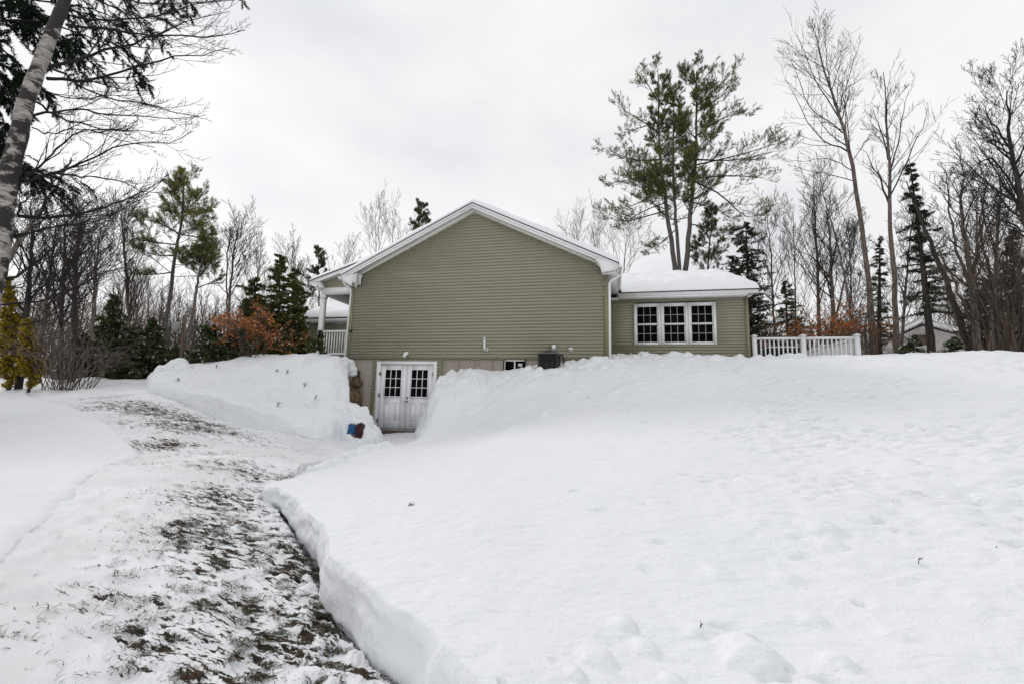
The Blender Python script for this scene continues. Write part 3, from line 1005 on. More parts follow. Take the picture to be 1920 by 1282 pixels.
# siding strips round the basement door
mb = MB()
c0 = lambda x: (lambda z: x)
siding(mb, c0(IX0 + 0.03), c0(TX0), -0.12, Z0 - 0.04, 0.0)
siding(mb, c0(TX1), c0(IX1 - 0.045), -0.12, Z0 - 0.04, 0.0)
siding(mb, c0(TX0), c0(TX1), TZ, Z0 - 0.04, 0.0)
mb.build("wall", MT['siding'], house)
MB().box(IX0, IX0 + 0.03, -0.03, 0.05, -0.12, Z0 - 0.04).build("corner_trim", MT['trim_olive'], house)
MB().box(IX1 - 0.045, IX1, -0.03, 0.05, -0.12, Z0 - 0.04).build("corner_trim", MT['trim_olive'], house)

# basement double door
DX, DW, DH = 1.281, 0.915, 2.03
mb = MB().box(TX0, DX - 0.006, -0.045, 0.10, -0.05, TZ).box(DX + 2 * DW + 0.006, TX1, -0.045, 0.10, -0.05, TZ).box(DX - 0.006, DX + 2 * DW + 0.006, -0.044, 0.10, DH + 0.008, TZ - 0.001)
frame = mb.build("door_frame", MT['white'], house)
mb = MB().box(TX0 - 0.05, TX1 + 0.02, -0.12, 0.1, -0.055, -0.006)
mb.build("door_sill", MT['metal_grey'], house)
mb = MB().box(TX0 - 0.02, TX1, -0.09, 0.1, -0.20, -0.057)
mb.build("door_step", MT['wood'], house)


def door_leaf(x0, hinge_left):
    y = -0.002
    mb = MB()
    lx0, lx1, lz0, lz1 = x0 + 0.175, x0 + DW - 0.175, 1.02, 1.88
    x1 = x0 + DW - 0.004
    mb.box(x0, lx0, y, y + 0.045, 0.005, DH).box(lx1, x1, y, y + 0.045, 0.005, DH)
    mb.box(lx0, lx1, y, y + 0.045, 0.005, lz0).box(lx0, lx1, y, y + 0.045, lz1, DH)
    # lite surround
    t = 0.03
    mb.box(lx0 - t, lx0 + .006, y - 0.014, y - .0005, lz0 - t, lz1 + t).box(lx1 - .006, lx1 + t, y - 0.014, y - .0005, lz0 - t, lz1 + t)
    mb.box(lx0 + .006, lx1 - .006, y - 0.0135, y - .0005, lz1 - .006, lz1 + t).box(lx0 + .006, lx1 - .006, y - 0.0135, y - .0005, lz0 - t, lz0 + .006)
    # two raised panels below
    for k in range(2):
        a = x0 + 0.13 + k * (DW - 0.26 + 0.09) / 2; b = a + (DW - 0.26 - 0.09) / 2
        for (p, q, r_, s_) in ((a, b, 0.20, 0.222), (a, b, 0.808, 0.83), (a, a + 0.022, 0.222, 0.808), (b - 0.022, b, 0.222, 0.808)):
            mb.box(p, q, y - 0.006, y - .0005, r_, s_)
        mb.box(a + .06, b - .06, y - 0.004, y - .0004, .262, .768)
    d = mb.build("door", MT['whitedoor'], house)
    w = MB().box(lx0, lx1, y + 0.012, y + 0.02, lz0, lz1).build("window_pane", MT['glass'], d)
    mb = MB()
    for i in (1, 2):
        xa = lx0 + (lx1 - lx0) * i / 3
        mb.box(xa - 0.011, xa + 0.011, y - 0.006, y + 0.011, lz0 + 0.006, lz1 - 0.006)
        za = lz0 + (lz1 - lz0) * i / 3
        mb.box(lx0 + .006, lx1 - .006, y - 0.007, y + 0.010, za - 0.011, za + 0.011)
    mb.build("muntins", MT['white'], d)
    xh = x0 - 0.004 if hinge_left else x1 + 0.004
    for z in (0.25, 1.05, 1.75):
        MB().box(xh - 0.012, xh + 0.012, y - 0.055, y - 0.0, z - 0.06, z + 0.06).build("hinge", MT['chrome'], d)
    return d


dl = door_leaf(DX, True)
dr = door_leaf(DX + DW + 0.004, False)
hx = DX + DW + 0.075
for z, nm in ((0.98, "door_lock"), (0.86, "door_handle")):
    a = np.linspace(0, 2 * np.pi, 13)[:-1]
    mb = MB().tubes(np.array([[hx, 0, z], [hx, -0.02, z], [hx, -0.05, z]]), np.array([0.033, 0.032, 0.02]), 12, True)
    if nm == "door_handle":
        mb.tubes(np.array([[hx, -0.055, z], [hx - 0.05, -0.058, z], [hx - 0.11, -0.055, z - 0.005]]), np.array([0.012, 0.011, 0.009]), 8, True)
    mb.build(nm, MT['chrome'], dr, smooth=True)

# lamp above the door: box with two round heads
lp = at(763, 665, Y=-0.02)
mb = MB().box(lp[0] - 0.055, lp[0] + 0.055, -0.06, -0.018, lp[2] - 0.01, lp[2] + 0.10)
lamp = mb.build("wall_lamp", MT['white'], house)
for dx, dz, rr in ((-0.02, -0.045, 0.05), (0.01, 0.015, 0.062)):
    pp = np.array([[lp[0] + dx, -0.05, lp[2] + dz + .02], [lp[0] + dx, -0.08, lp[2] + dz + .01], [lp[0] + dx - .01, -0.12, lp[2] + dz], [lp[0] + dx - .015, -0.16, lp[2] + dz - .012]])
    MB().tubes(pp, np.array([0.015, rr * .8, rr, rr * .9]), 12, True).build("lamp_head", MT['white'], lamp, smooth=True)

# basement window
bwin = MB()
x0, x1, z0, z1 = BW
bwin.box(x0, x1, -0.012, 0.06, z1 - 0.03, z1).box(x0, x0 + 0.03, -0.011, 0.06, z0, z1 - 0.03).box(x1 - 0.03, x1, -0.011, 0.06, z0, z1 - 0.03).box(x0 + 0.03, x1 - 0.03, -0.011, 0.06, z0, z0 + 0.03)
b = bwin.build("basement_window", MT['metal_dark'], house)
bf = MB().box(x0 + .03, x1 - .03, 0.0, 0.05, z1 - .075, z1 - .032).box(x0 + .35 - .018, x0 + .35 + .018, 0.0, 0.05, z0 + .03, z1 - .075).box(x0 + .03, x0 + .05, 0.0, 0.05, z0 + .03, z1 - .075)
bf.build("sash", MT['white'], b)
MB().box(x0 + .03, x1 - .03, 0.052, 0.058, z0 + .03, z1 - .03).build("window_pane", MT['glass'], b)
MB().box(x0 + .45, x0 + .585, 0.046, 0.0505, z1 - .235, z1 - .14).build("window_sticker", MT['white'], b)

# vents, boxes on the wall
v = at(909.5, 636, Y=0); v2 = at(914, 655, Y=0)
pp = np.array([[v[0], 0, v[2]], [v[0], -0.055, v[2]], [v[0], -0.075, v[2] - 0.03], [v[0] + .003, -0.075, v2[2] + .04], [v[0] + .012, -0.07, v2[2] + .0], [v2[0] + .0, -0.06, v2[2]], [v2[0] + .01, -0.13, v2[2]]])
mb = MB().tubes(pp, np.full(7, 0.033), 10, True)
mb.tubes(np.array([[v[0], -0.05, v[2]], [v[0], -0.11, v[2]]]), np.array([0.05, 0.05]), 12, True)
mb.tubes(np.array([[v2[0], 0.0, v2[2]], [v2[0], -0.14, v2[2] - .005]]), np.array([0.05, 0.05]), 12, True)
vp = mb.build("vent_pipe", MT['white'], house, smooth=True)
for q, yy in ((v, -.1105), (v2, -.1405)):
    MB().tubes(np.array([[q[0], yy + .01, q[2]], [q[0], yy - .001, q[2]]]), np.array([0.026, 0.026]), 10, True).build("vent_opening", MT['metal_dark'], vp)
p3 = at(1070, 655, Y=0)
mb = MB().tubes(np.array([[p3[0], 0, p3[2]], [p3[0], -.03, p3[2]], [p3[0], -.03, p3[2]], [p3[0], -.1, p3[2] - .01]]), np.array([.06, .06, .042, .042]), 12, True)
pv = mb.build("vent_pipe", MT['white'], house)
MB().tubes(np.array([[p3[0], -.09, p3[2] - .01], [p3[0], -.1012, p3[2] - .01]]), np.array([.03, .03]), 10, True).build("vent_opening", MT['metal_dark'], pv)
p4 = at(1039, 654, Y=0)
mb = MB().box(p4[0] - .065, p4[0] + .065, -.1, -.018, p4[2] - .12, p4[2] + .12)
eb = mb.build("electrical_box", MT['metal_grey'], house)
MB().box(p4[0] - .055, p4[0] + .055, -.106, -.1005, p4[2] - .02, p4[2] + .11).build("box_cover", MT['white'], eb)
p5 = at(656, 621, Y=0)
MB().tubes(np.array([[p5[0] + .05, -.02, p5[2]], [p5[0] + .05, -.07, p5[2] - .01]]), np.array([.045, .04]), 10, True).build("hose_bib", MT['metal_dark'], house)
for py in (533, 553):
    q = at(1133, py, Y=-.03)
    MB().box(q[0] - .015, q[0] + .02, -.05, -.02, q[2] - .012, q[2] + .012).build("wall_clip", MT['white'], house)

# roof deck (both slopes), rake trims, soffits
OV = 0.33
XL, XR = -0.228 - 0.02, 8.832 + 0.02


def slope_poly(x0, x1, dz0, dz1):
    return [(x0, zr(x0) - dz0), (x1, zr(x1) - dz0), (x1, zr(x1) - dz1), (x0, zr(x0) - dz1)]


roof_bm = MB()
for (a, b) in ((XL, XC), (XC, XR)):
    roof_bm.prism(slope_poly(a, b, -0.022, 0.0), 'y', -OV, 14.3)
roof = roof_bm.build("roof", MT['shingle'], house)
rk = MB()
for (a, b) in ((XL, XC), (XC, XR)):
    rk.prism(slope_poly(a, b, 0.002, 0.075), 'y', -OV + 0.004, -OV + 0.05)
    rk.prism(slope_poly(a, b, 0.077, 0.16), 'y', -OV + 0.018, -OV + 0.05)
rk.build("rake_board", MT['white'], house)
sf = MB()
for (a, b) in ((XL + .1, XC), (XC, XR - .1)):
    sf.prism(slope_poly(a, b, 0.135, 0.15), 'y', -OV + 0.052, -0.004)
sf.build("soffit", MT['white'], house)
ff = MB()
for (a, b) in ((XL + .3, XC), (XC, XR - .3)):
    ff.prism(slope_poly(a, b, 0.150, 0.20), 'y', -0.045, -0.006)
ff.build("frieze_trim", MT['cream'], house)

# boxed cornice returns
pl = [(641.5, 518.8), (672, 512.5), (668.8, 518), (668.4, 529.8), (664.5, 530.2), (661.4, 530.4), (660.5, 536.5), (648.8, 530), (643.6, 524)]
pp = [at(x, y, Y=-0.3) for x, y in pl]
polL = [(p[0], p[2]) for p in pp]
cx, ang_ = 0, 0
MB().prism(polL, 'y', -OV - 0.004, -0.035).build("cornice_return", MT['white'], house)
polR = [(2 * XC - x, z) for x, z in polL][::-1]
mr = [(1159, 494.5), (1159, 500), (1155, 507), (1139.5, 510.2), (1128.5, 511), (1126.8, 503), (1123.5, 495.5), (1117, 491), (1117, 483)]
polR = [(p[0], p[2]) for p in [at(x, y, Y=-0.3) for x, y in mr]]
MB().prism(polR, 'y', -OV - 0.004, -0.035).build("cornice_return", MT['white'], house)
# cream edging on the returns' inner side
for pts in ([(669.8, 514.8), (668.6, 520), (668.3, 530), (665.2, 530.1)], [(1118, 489.5), (1123.3, 494.6), (1126.8, 503), (1128.6, 511), (1133, 510.8)]):
    P3 = np.array([at(x, y, Y=-0.335) for x, y in pts])
    MB().tubes(P3, np.full(len(pts), 0.016), 6, True).build("cornice_edge", MT['cream'], house)

# eave on the right: soffit, fascia, gutter
mb = MB().box(W, XR - 0.03, -0.03, 2.9, 4.80, 4.825)
mb.build("soffit", MT['white'], house)
mb = MB().box(XR - 0.03, XR + 0.0, -OV + .06, 14, 4.80, 4.985)
mb.build("fascia", MT['white'], house)
gut = MB().prism([(XR + .004, 4.985), (XR + .004, 4.88), (XR + .07, 4.87), (XR + .115, 4.93), (XR + .125, 4.99), (XR + .117, 4.99), (XR + .107, 4.935), (XR + .065, 4.88), (XR + .012, 4.89), (XR + .012, 4.985)], 'y', -OV + .02, 9)
gut.build("gutter", MT['white'], house)
# downspouts
mb = MB().tubes(np.array([[XR + .06, 0.35, 4.88], [XR + .05, 0.33, 4.82], [W + .09, 0.12, 4.58], [W + .06, 0.03, 4.50], [W + .06, 0.015, 4.40], [W + .06, 0.015, 2.0]]), np.full(6, 0.043), 8, True)
mb.build("downspout", MT['white'], house, smooth=True)
ds = [(644.5, 521, -.3), (644.6, 528, -.28), (647, 534, -.2), (655, 539.5, -.05), (658.6, 543, -.0), (658.6, 552, -.0), (645.5, 688, -0.0)]
mb = MB().tubes(np.array([at(x, y, Y=yy) for x, y, yy in ds]), np.full(len(ds), 0.043), 8, True)
mb.build("downspout", MT['white'], house, smooth=True)
# left eave gutter + soffit
mb = MB().prism([(XL - .004, 4.985), (XL - .004, 4.88), (XL - .07, 4.87), (XL - .115, 4.93), (XL - .125, 4.99)], 'y', -OV + .02, 0.8)
mb.build("gutter", MT['white'], house)
mb = MB().box(XL + .03, 0, -.03, 14, 4.80, 4.825)
mb.build("soffit", MT['white'], house)

# ---- wing
WY = 2.9
WX1 = 13.14
WE = 4.64
w0 = at(1187.7, 570.3, Y=2.88); w1 = at(1344.5, 645.8, Y=2.88)
wx0, wx1, wz0, wz1 = 9.418, 12.131, 3.02, 4.488
mb = MB()
siding(mb, c0(W), c0(WX1 - 0.085), 1.7, WE + .02, WY, holes=[(wx0 + .03, wx1 - .03, wz0 + .03, wz1 - .03)])
mb.box(WX1 - .02, WX1, WY, 9, 1.7, WE).box(W, WX1, 8.98, 9, 1.7, WE)
mb.prism([(WY, WE), (9, WE), (6, 6.05)], 'x', WX1 - .02, WX1)
mb.box(W, WX1 - .03, WY + 0.5, WY + .52, 1.7, WE)
mb.build("wall", MT['siding'], house)
MB().box(WX1 - .085, WX1 + .02, WY - .032, WY + .08, 1.7, WE).build("corner_trim", MT['trim_olive'], house)
# three double-hung windows
n = 3
tw = (wx1 - wx0) / n
for i in range(n):
    a = wx0 + i * tw + (.004 if i else 0); b = wx0 + (i + 1) * tw - (.004 if i < 2 else 0)
    t = 0.085
    mb = MB().box(a, a + t, WY - .05, WY + .02, wz0, wz1).box(b - t, b, WY - .05, WY + .02, wz0, wz1)
    mb.box(a + t, b - t, WY - .049, WY + .02, wz1 - t, wz1).box(a + t, b - t, WY - .049, WY + .02, wz0, wz0 + t * .8)
    fr = mb.build("window", MT['white'], house)
    ia, ib, ja, jb = a + t, b - t, wz0 + t * .8, wz1 - t
    jm = (ja + jb) / 2
    sb = MB()
    s_ = 0.032
    for (z0, z1, yy) in ((jm, jb, WY - .03), (ja, jm, WY - .01)):
        sb.box(ia, ia + s_, yy, yy + .03, z0, z1).box(ib - s_, ib, yy, yy + .03, z0, z1)
        sb.box(ia + s_, ib - s_, yy + .001, yy + .03, z0, z0 + s_).box(ia + s_, ib - s_, yy + .001, yy + .03, z1 - s_, z1)
    sb.box(ia + .0, ib - .0, WY - .042, WY - .031, jm - .022, jm + .028)
    sb.build("sash", MT['white'], fr)
    MB().box(ia + s_, ib - s_, WY + .012, WY + .018, ja + s_, jb - s_).build("window_pane", MT['glass'], fr)
    mu = MB()
    for k in (1, 2):
        xa = ia + s_ + (ib - ia - 2 * s_) * k / 3
        mu.box(xa - .009, xa + .009, WY + .001, WY + .010, ja + s_, jm - s_).box(xa - .009, xa + .009, WY + .001, WY + .010, jm + s_, jb - s_)
    for (z0, z1) in ((ja, jm), (jm, jb)):
        mu.box(ia + s_, ib - s_, WY - .001, WY + .0095, (z0 + z1) / 2 - .009, (z0 + z1) / 2 + .009)
    mu.build("muntins", simple("grey_muntin", (.45, .45, .45)), fr)
# wing roof: eave box, deck
EY = 2.48
mb = MB().box(8.90, 13.02, EY + .03, WY - .02, WE - .02, WE + .0)
mb.box(W + .02, 8.9, EY + .03, WY - .02, WE - .02, WE)
mb.build("soffit", MT['white'], house)
MB().box(8.86, 13.02, EY + .031, EY + .045, WE - .05, WE - .02).build("frieze_trim", MT['cream'], house)
mb = MB().box(8.875, 13.36, EY, EY + .03, WE + .03, WE + .175)
mb.prism([(13.02, WE - .02), (13.36, WE + .10), (13.36, WE + .175), (13.02, WE + .175)], 'y', EY + .031, 3.3)
mb.box(8.88, 13.03, EY + .004, EY + .03, WE - .03, WE + .028)
mb.build("fascia", MT['white'], house)
RZ = 6.18
mb = MB()
mb.prism([(EY - .02, WE + .185), (6.0, RZ), (6.0, RZ - .03), (EY - .02, WE + .155)], 'x', 8.9, 13.38)
mb.prism([(6.0, RZ), (9.5, WE + .185), (9.5, WE + .155), (6.0, RZ - .03)], 'x', 8.9, 13.38)
mb.build("roof", MT['shingle'], house)

# ---- porch on the left
PY = 1.0
pe = at(580, 528, Y=PY - .2); pr = at(640, 505, Y=PY - .2)
PS = (pr[2] - pe[2]) / (pr[0] - pe[0])
pzr = lambda x: pe[2] + PS * (x - pe[0])
pxa, pxb = pe[0], 3.2


def psl(a, b, d0, d1):
    return [(a, pzr(a) - d0), (b, pzr(b) - d0), (b, pzr(b) - d1), (a, pzr(a) - d1)]


MB().prism(psl(pxa, pxb, -.03, 0), 'y', PY - .2, 9).build("roof", MT['shingle'], house)
MB().prism(psl(pxa, 0.4, .002, .14), 'y', PY - .195, PY - .15).build("rake_board", MT['white'], house)
MB().prism(psl(pxa + .1, 0.4, .12, .135), 'y', PY - .149, PY - .02).build("soffit", MT['white'], house)
px0 = at(601, 600, Y=PY)[0]
bt = at(612, 541, Y=PY)[2]; bb = at(615, 553.5, Y=PY)[2]
MB().box(px0 - .02, -0.02, PY - .07, PY + .07, bb, bt).build("porch_beam", MT['white'], house)
MB().box(px0 - .02, px0 + .12, PY + .071, 9, bb, bt).build("porch_beam", MT['white'], house)
mb = MB()
mb.prism([(px0 - .1, bt), (0.0, bt), (0.0, pzr(0) - .1), (px0 - .1, pzr(px0 - .1) - .1)], 'y', PY - .01, PY + .03)
siding(mb, lambda z: max(px0 - .1, pe[0] + (z - pe[2] + .16) / PS), c0(0.0), bt, pzr(0) - .15, PY - .01)
mb.build("wall", MT['siding'], house)
# boxed end of porch rake
MB().prism([(pxa, pzr(pxa) - .0), (pxa + .42, pzr(pxa + .42) - .12), (px0 + .14, bt - .0), (px0 - .06, bt - .02), (pxa + .1, pzr(pxa) - .16)], 'y', PY - .2, PY - .072).build("cornice_return", MT['white'], house)
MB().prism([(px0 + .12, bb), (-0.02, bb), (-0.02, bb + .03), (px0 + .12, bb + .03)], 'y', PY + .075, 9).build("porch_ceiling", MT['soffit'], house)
MB().box(px0 - .13, px0 - .07, PY - .2, 9, bt - .1, bt + .06).build("fascia", MT['white'], house)
fl = 2.40
for yy in (PY, 4.4, 8.0):
    mb = MB().box(px0 - .02, px0 + .14, yy - .08, yy + .08, fl, bb)
    mb.box(px0 - .04, px0 + .16, yy - .10, yy + .10, bb - .14, bb - .002).box(px0 - .04, px0 + .16, yy - .10, yy + .10, fl, fl + .16)
    mb.build("porch_post", MT['white'], house)
rt = at(628, 619.5, Y=PY)[2]; rb = at(628, 665, Y=PY)[2]
mb = MB().box(px0 + .14, -.02, PY - .035, PY + .035, rt - .07, rt).box(px0 + .14, -.02, PY - .03, PY + .03, rb, rb + .07)
rl = mb.build("porch_railing", MT['white'], house)
xx = px0 + .22
while xx < -.06:
    MB().box(xx - .018, xx + .018, PY - .018, PY + .018, rb + .07, rt - .07).build("baluster", MT['white'], rl)
    xx += .108
MB().box(px0 - .05, -.02, PY - .1, 9, fl - .12, fl - .03).build("porch_floor", MT['wood'], house)
MB().box(px0, -.02, PY - .03, PY + .0, 1.7, fl - .125).build("porch_skirt", MT['trim_olive'], house)

# ---- garage wing behind the porch
GY = 6.0
ge = at(562, 597, Y=GY - .4); gw = at(577, 612, Y=GY)
gz = ge[2]
mb = MB()
siding(mb, c0(gw[0] + .08), c0(-0.05), 1.7, gz - .2, GY)
mb.box(gw[0], gw[0] + .02, GY, GY + 8, 1.7, gz - .1)
mb.build("wall", MT['siding'], house)
MB().box(gw[0] - .01, gw[0] + .08, GY - .035, GY + .05, 1.7, gz - .2).build("corner_trim", MT['trim_olive'], house)
MB().box(ge[0], -.05, GY - .42, GY - .38, gz - .19, gz - .03).box(ge[0] + .05, -.05, GY - .379, GY - .02, gz - .2, gz - .185).build("fascia", MT['white'], house)
gp = at(625, 565, Y=GY + 3)
mb = MB()
g0 = np.array([[ge[0] - .02, GY - .44, gz], [0, GY - .44, gz], [0, GY + 3, gp[2] - .2], [gp[0] - .2, GY + 3, gp[2] - .2], [ge[0] - .02, GY + 7, gz], [0, GY + 7, gz]])
mb.add(g0, quads=[(0, 1, 2, 3), (3, 2, 5, 4)], tris=[(0, 3, 4)])
g1 = g0 - np.array([0, 0, .04])
mb.add(g1, quads=[(3, 2, 1, 0), (4, 5, 2, 3)], tris=[(4, 3, 0)])
mb.box(ge[0] - .02, -.05, GY - .445, GY - .42, gz - .028, gz)
mb.build("roof", MT['shingle'], house)
dsp = [(566, 604), (569, 607), (576.5, 611), (577.5, 616), (572.5, 668)]
MB().tubes(np.array([at(x, y, Y=GY - .4 + .07 * i) for i, (x, y) in enumerate(dsp)]), np.full(5, .05), 8, True).build("downspout", MT['white'], house, smooth=True)

# ------------------------------------------------------------------ snow on the roofs


def snow_sheet(name, label, corner, T, nu, nv, edge=0.35, seed=1, low=0.0):
    """corner: f(u,v)->xyz roof surface, u,v in 0..1, with sizes (su,sv); rounded slab of thickness T"""
    f, su, sv, sides = corner
    q = lambda n: 0.5 - 0.5 * np.cos(np.linspace(0, np.pi, n))
    u = np.linspace(0, 1, nu); v = np.linspace(0, 1, nv)
    u = 0.5 * u + 0.5 * q(nu); v = 0.5 * v + 0.5 * q(nv)
    U, V = np.meshgrid(u, v, indexing='ij')
    P = f(U, V)
    d = np.full(U.shape, 9.0)
    if 'u0' in sides: d = np.minimum(d, U * su)
    if 'u1' in sides: d = np.minimum(d, (1 - U) * su)
    if 'v0' in sides: d = np.minimum(d, V * sv)
    if 'v1' in sides: d = np.minimum(d, (1 - V) * sv)
    e = edge
    k = np.clip(d / e, 0, 1)
    th = low + (T - low) * np.sqrt(np.clip(1 - (1 - k) ** 2, 0, 1))
    th = th * (1 + 0.18 * fbm(P[..., 0] * 1.3, P[..., 1] * 1.3, seed, 3))
    Pt = P.copy(); Pt[..., 2] += th
    mb = MB().grid(Pt)
    # skirt
    idx = np.concatenate([np.stack([np.arange(nu), np.zeros(nu, int)], 1), np.stack([np.full(nv, nu - 1), np.arange(nv)], 1), np.stack([np.arange(nu)[::-1], np.full(nu, nv - 1)], 1), np.stack([np.zeros(nv, int), np.arange(nv)[::-1]], 1)])
    a = Pt[idx[:, 0], idx[:, 1]]; b = P[idx[:, 0], idx[:, 1]] + np.array([0, 0, .004])
    mb.grid(np.stack([a, b], 1))
    o = mb.build(name, MT['snow_roof'], smooth=True)
    tag(o, label, kind='stuff')
    return o


def slope_f(x0, x1, y0, y1, zf):
    def f(u, v):
        x = x0 + (x1 - x0) * u; y = y0 + (y1 - y0) * v
        return np.stack([x, y, zf(x, y)], -1)
    return f


zmain = lambda x, y: 7.217 - SL * np.abs(x - XC) + .024
snow_sheet("roof_snow", "snow layer lying along the main gable roof above the olive wall", (slope_f(XL - .02, XR + .02, -OV - .01, 14.2, zmain), XR - XL, 14.5, ('u0', 'u1', 'v0', 'v1')), 0.21, 121, 60, 0.20, 4, 0.07)
# wing snow: ridge gable
zw = lambda x, y: np.where(y < 6, WE + .186 + (RZ - WE - .185) * (y - EY + .02) / (6 - EY + .02), RZ - (RZ - WE - .185) * (y - 6) / 3.5)


def wing_f(u, v):
    y = EY - .06 + (9.5 - EY + .06) * v
    x0 = 8.99; x1 = 13.40
    x = x0 + (x1 - x0) * u
    return np.stack([x, y, zw(x, y)], -1)


snow_sheet("roof_snow", "thick rounded snow slab on the low wing roof right of the gable", (wing_f, 4.4, 7, ('u1', 'v0', 'v1')), 0.40, 70, 70, 0.75, 6, 0.02)
snow_sheet("roof_snow", "narrow snow strip on the porch roof left of the gable", (slope_f(pxa - .02, 0.6, PY - .21, 8.9, lambda x, y: pzr(x) + .032), 2.8, 8, ('u0', 'v0', 'v1')), 0.17, 40, 50, 0.25, 8, 0.03)


def gar_f(u, v):
    # front slope; left hip
    ya = GY - .46; yb = GY + 3
    y = ya + (yb - ya) * v
    xl = ge[0] - .04 + (gp[0] - .2 - ge[0]) * v
    x = xl + (0 - xl) * u
    z = gz + (gp[2] - .2 - gz) * v + .003
    return np.stack([x, y, z], -1)


snow_sheet("roof_snow", "snow slab on the rear garage roof seen through the porch", (gar_f, 6, 3.5, ('u0', 'v0')), 0.30, 50, 40, 0.5, 9, 0.04)

# ------------------------------------------------------------------ air conditioner
ac0 = at(1008, 660, Y=-0.95); ac1 = at(1047, 660, Y=-0.95)
acx = (ac0[0] + ac1[0]) / 2; acw = (ac1[0] - ac0[0]) / 2; acy = -0.95 + acw
atop = at(1028, 659, Y=-0.95)[2]; abot = 1.55
ac = thing("air_conditioner", "black outdoor air conditioner unit standing in snow against the wall", "air conditioner", (acx, acy, abot))


def rrect(cx, cy, hw, r, n=6):
    o = []
    for k, (sx, sy) in enumerate(((1, 1), (-1, 1), (-1, -1), (1, -1))):
        for i in range(n + 1):
            a = k * math.pi / 2 + i / n * math.pi / 2
            o.append((cx + sx * (hw - r) + r * math.cos(a), cy + sy * (hw - r) + r * math.sin(a)))
    return o


MB().prism(rrect(acx, acy, acw - .025, .06), 'z', abot, atop - .06).build("coil_core", MT['metal_dark'], ac)
lv = MB()
z = abot + .05
while z < atop - .08:
    lv.prism(rrect(acx, acy, acw - .006, .07), 'z', z, z + .014); z += .034
for sx in (-1, 1):
    for sy in (-1, 1):
        lv.box(acx + sx * (acw - .035) - .03, acx + sx * (acw - .035) + .03, acy + sy * (acw - .035) - .03, acy + sy * (acw - .035) + .03, abot, atop - .055)
lv.build("louvred_casing", simple("black_louvres", (.02, .02, .021), (.03, .03, .03), 8, .45), ac)
MB().prism(rrect(acx, acy, acw, .08), 'z', atop - .055, atop - .012).build("top_rim", simple("worn_rim", (.16, .16, .165), (.09, .09, .09), 12, .5), ac)
ax = np.linspace(0, 1, 6)
MB().tubes(np.stack([np.full(6, acx), np.full(6, acy), atop - .012 + .05 * np.sin(ax * np.pi / 2)], 1), (acw - .05) * np.array([1, .95, .85, .65, .4, .12]), 20, True).build("fan_guard", MT['metal_dark'], ac)
hs = [(acx + .02, 0, p4[2] - .1), (acx + .06, -.06, p4[2] - .2), (acx + acw + .02, -.2, atop - .02), (acx + acw + .09, -.35, atop - .3), (acx + acw + .11, -.45, abot)]
MB().tubes(catmull(hs, 20), np.full(20, .025), 8, True).build("refrigerant_hose", MT['metal_dark'], ac, smooth=True)

# ------------------------------------------------------------------ deck railing on the right
RY = 3.0
rxL, rxM, rxR = at(1411, 640, Y=RY)[0] + .05, at(1505.5, 640, Y=RY)[0], at(1608, 640, Y=RY)[0] - .02
rtop = at(1460, 632.5, Y=RY)[2]
dfl = rtop - .98
dk = thing("deck_railing", "white vinyl deck railing with square posts right of the house wing", "railing", ((rxL + rxR) / 2, RY, dfl))


def rpost(x, y):
    hw = .065
    mb = MB().box(x - hw, x + hw, y - hw, y + hw, dfl - 0.6, rtop + .03)
    o = mb.build("post", MT['white'], dk)
    c = MB().box(x - hw - .025, x + hw + .025, y - hw - .025, y + hw + .025, rtop + .031, rtop + .06)
    a = hw + .015
    c.add([(x - a, y - a, rtop + .0605), (x + a, y - a, rtop + .0605), (x + a, y + a, rtop + .0605), (x - a, y + a, rtop + .0605), (x, y, rtop + .105)], tris=[(0, 1, 4), (1, 2, 4), (2, 3, 4), (3, 0, 4)], quads=[(3, 2, 1, 0)])
    c.build("post_cap", MT['white'], o)


def rail_run(p, q):
    p = np.array(p, float); q = np.array(q, float)
    alongx = abs(q[0] - p[0]) > abs(q[1] - p[1])
    L = max(abs(q[0] - p[0]), abs(q[1] - p[1]))
    def bx(a, b, hw, z0, z1):
        if alongx: return MB().box(a, b, p[1] - hw, p[1] + hw, z0, z1)
        return MB().box(p[0] - hw, p[0] + hw, a, b, z0, z1)
    s0 = (p[0] if alongx else p[1]); s1 = (q[0] if alongx else q[1])
    bx(s0 + .066, s1 - .066, .038, rtop - .075, rtop).build("top_rail", MT['white'], dk)
    bx(s0 + .066, s1 - .066, .03, dfl + .07, dfl + .135).build("bottom_rail", MT['white'], dk)
    n = max(2, int(round((s1 - s0 - .13) / .128)))
    for i in range(1, n):
        c = s0 + .066 + (s1 - s0 - .132) * i / n
        bx(c - .019, c + .019, .019, dfl + .136, rtop - .076).build("baluster", MT['white'], dk)


rpost(rxL, RY); rpost(rxM, RY); rpost(rxR, RY)
rail_run((rxL, RY), (rxM, RY)); rail_run((rxM, RY), (rxR, RY))
rpost(rxR, RY + 2.4); rpost(rxR, RY + 4.8)
rail_run((rxR, RY), (rxR, RY + 2.4)); rail_run((rxR, RY + 2.4), (rxR, RY + 4.8))
MB().box(rxL - .1, rxR + .1, RY - .1, RY + 5, dfl - .18, dfl - .02).build("deck_floor", MT['white'], dk)

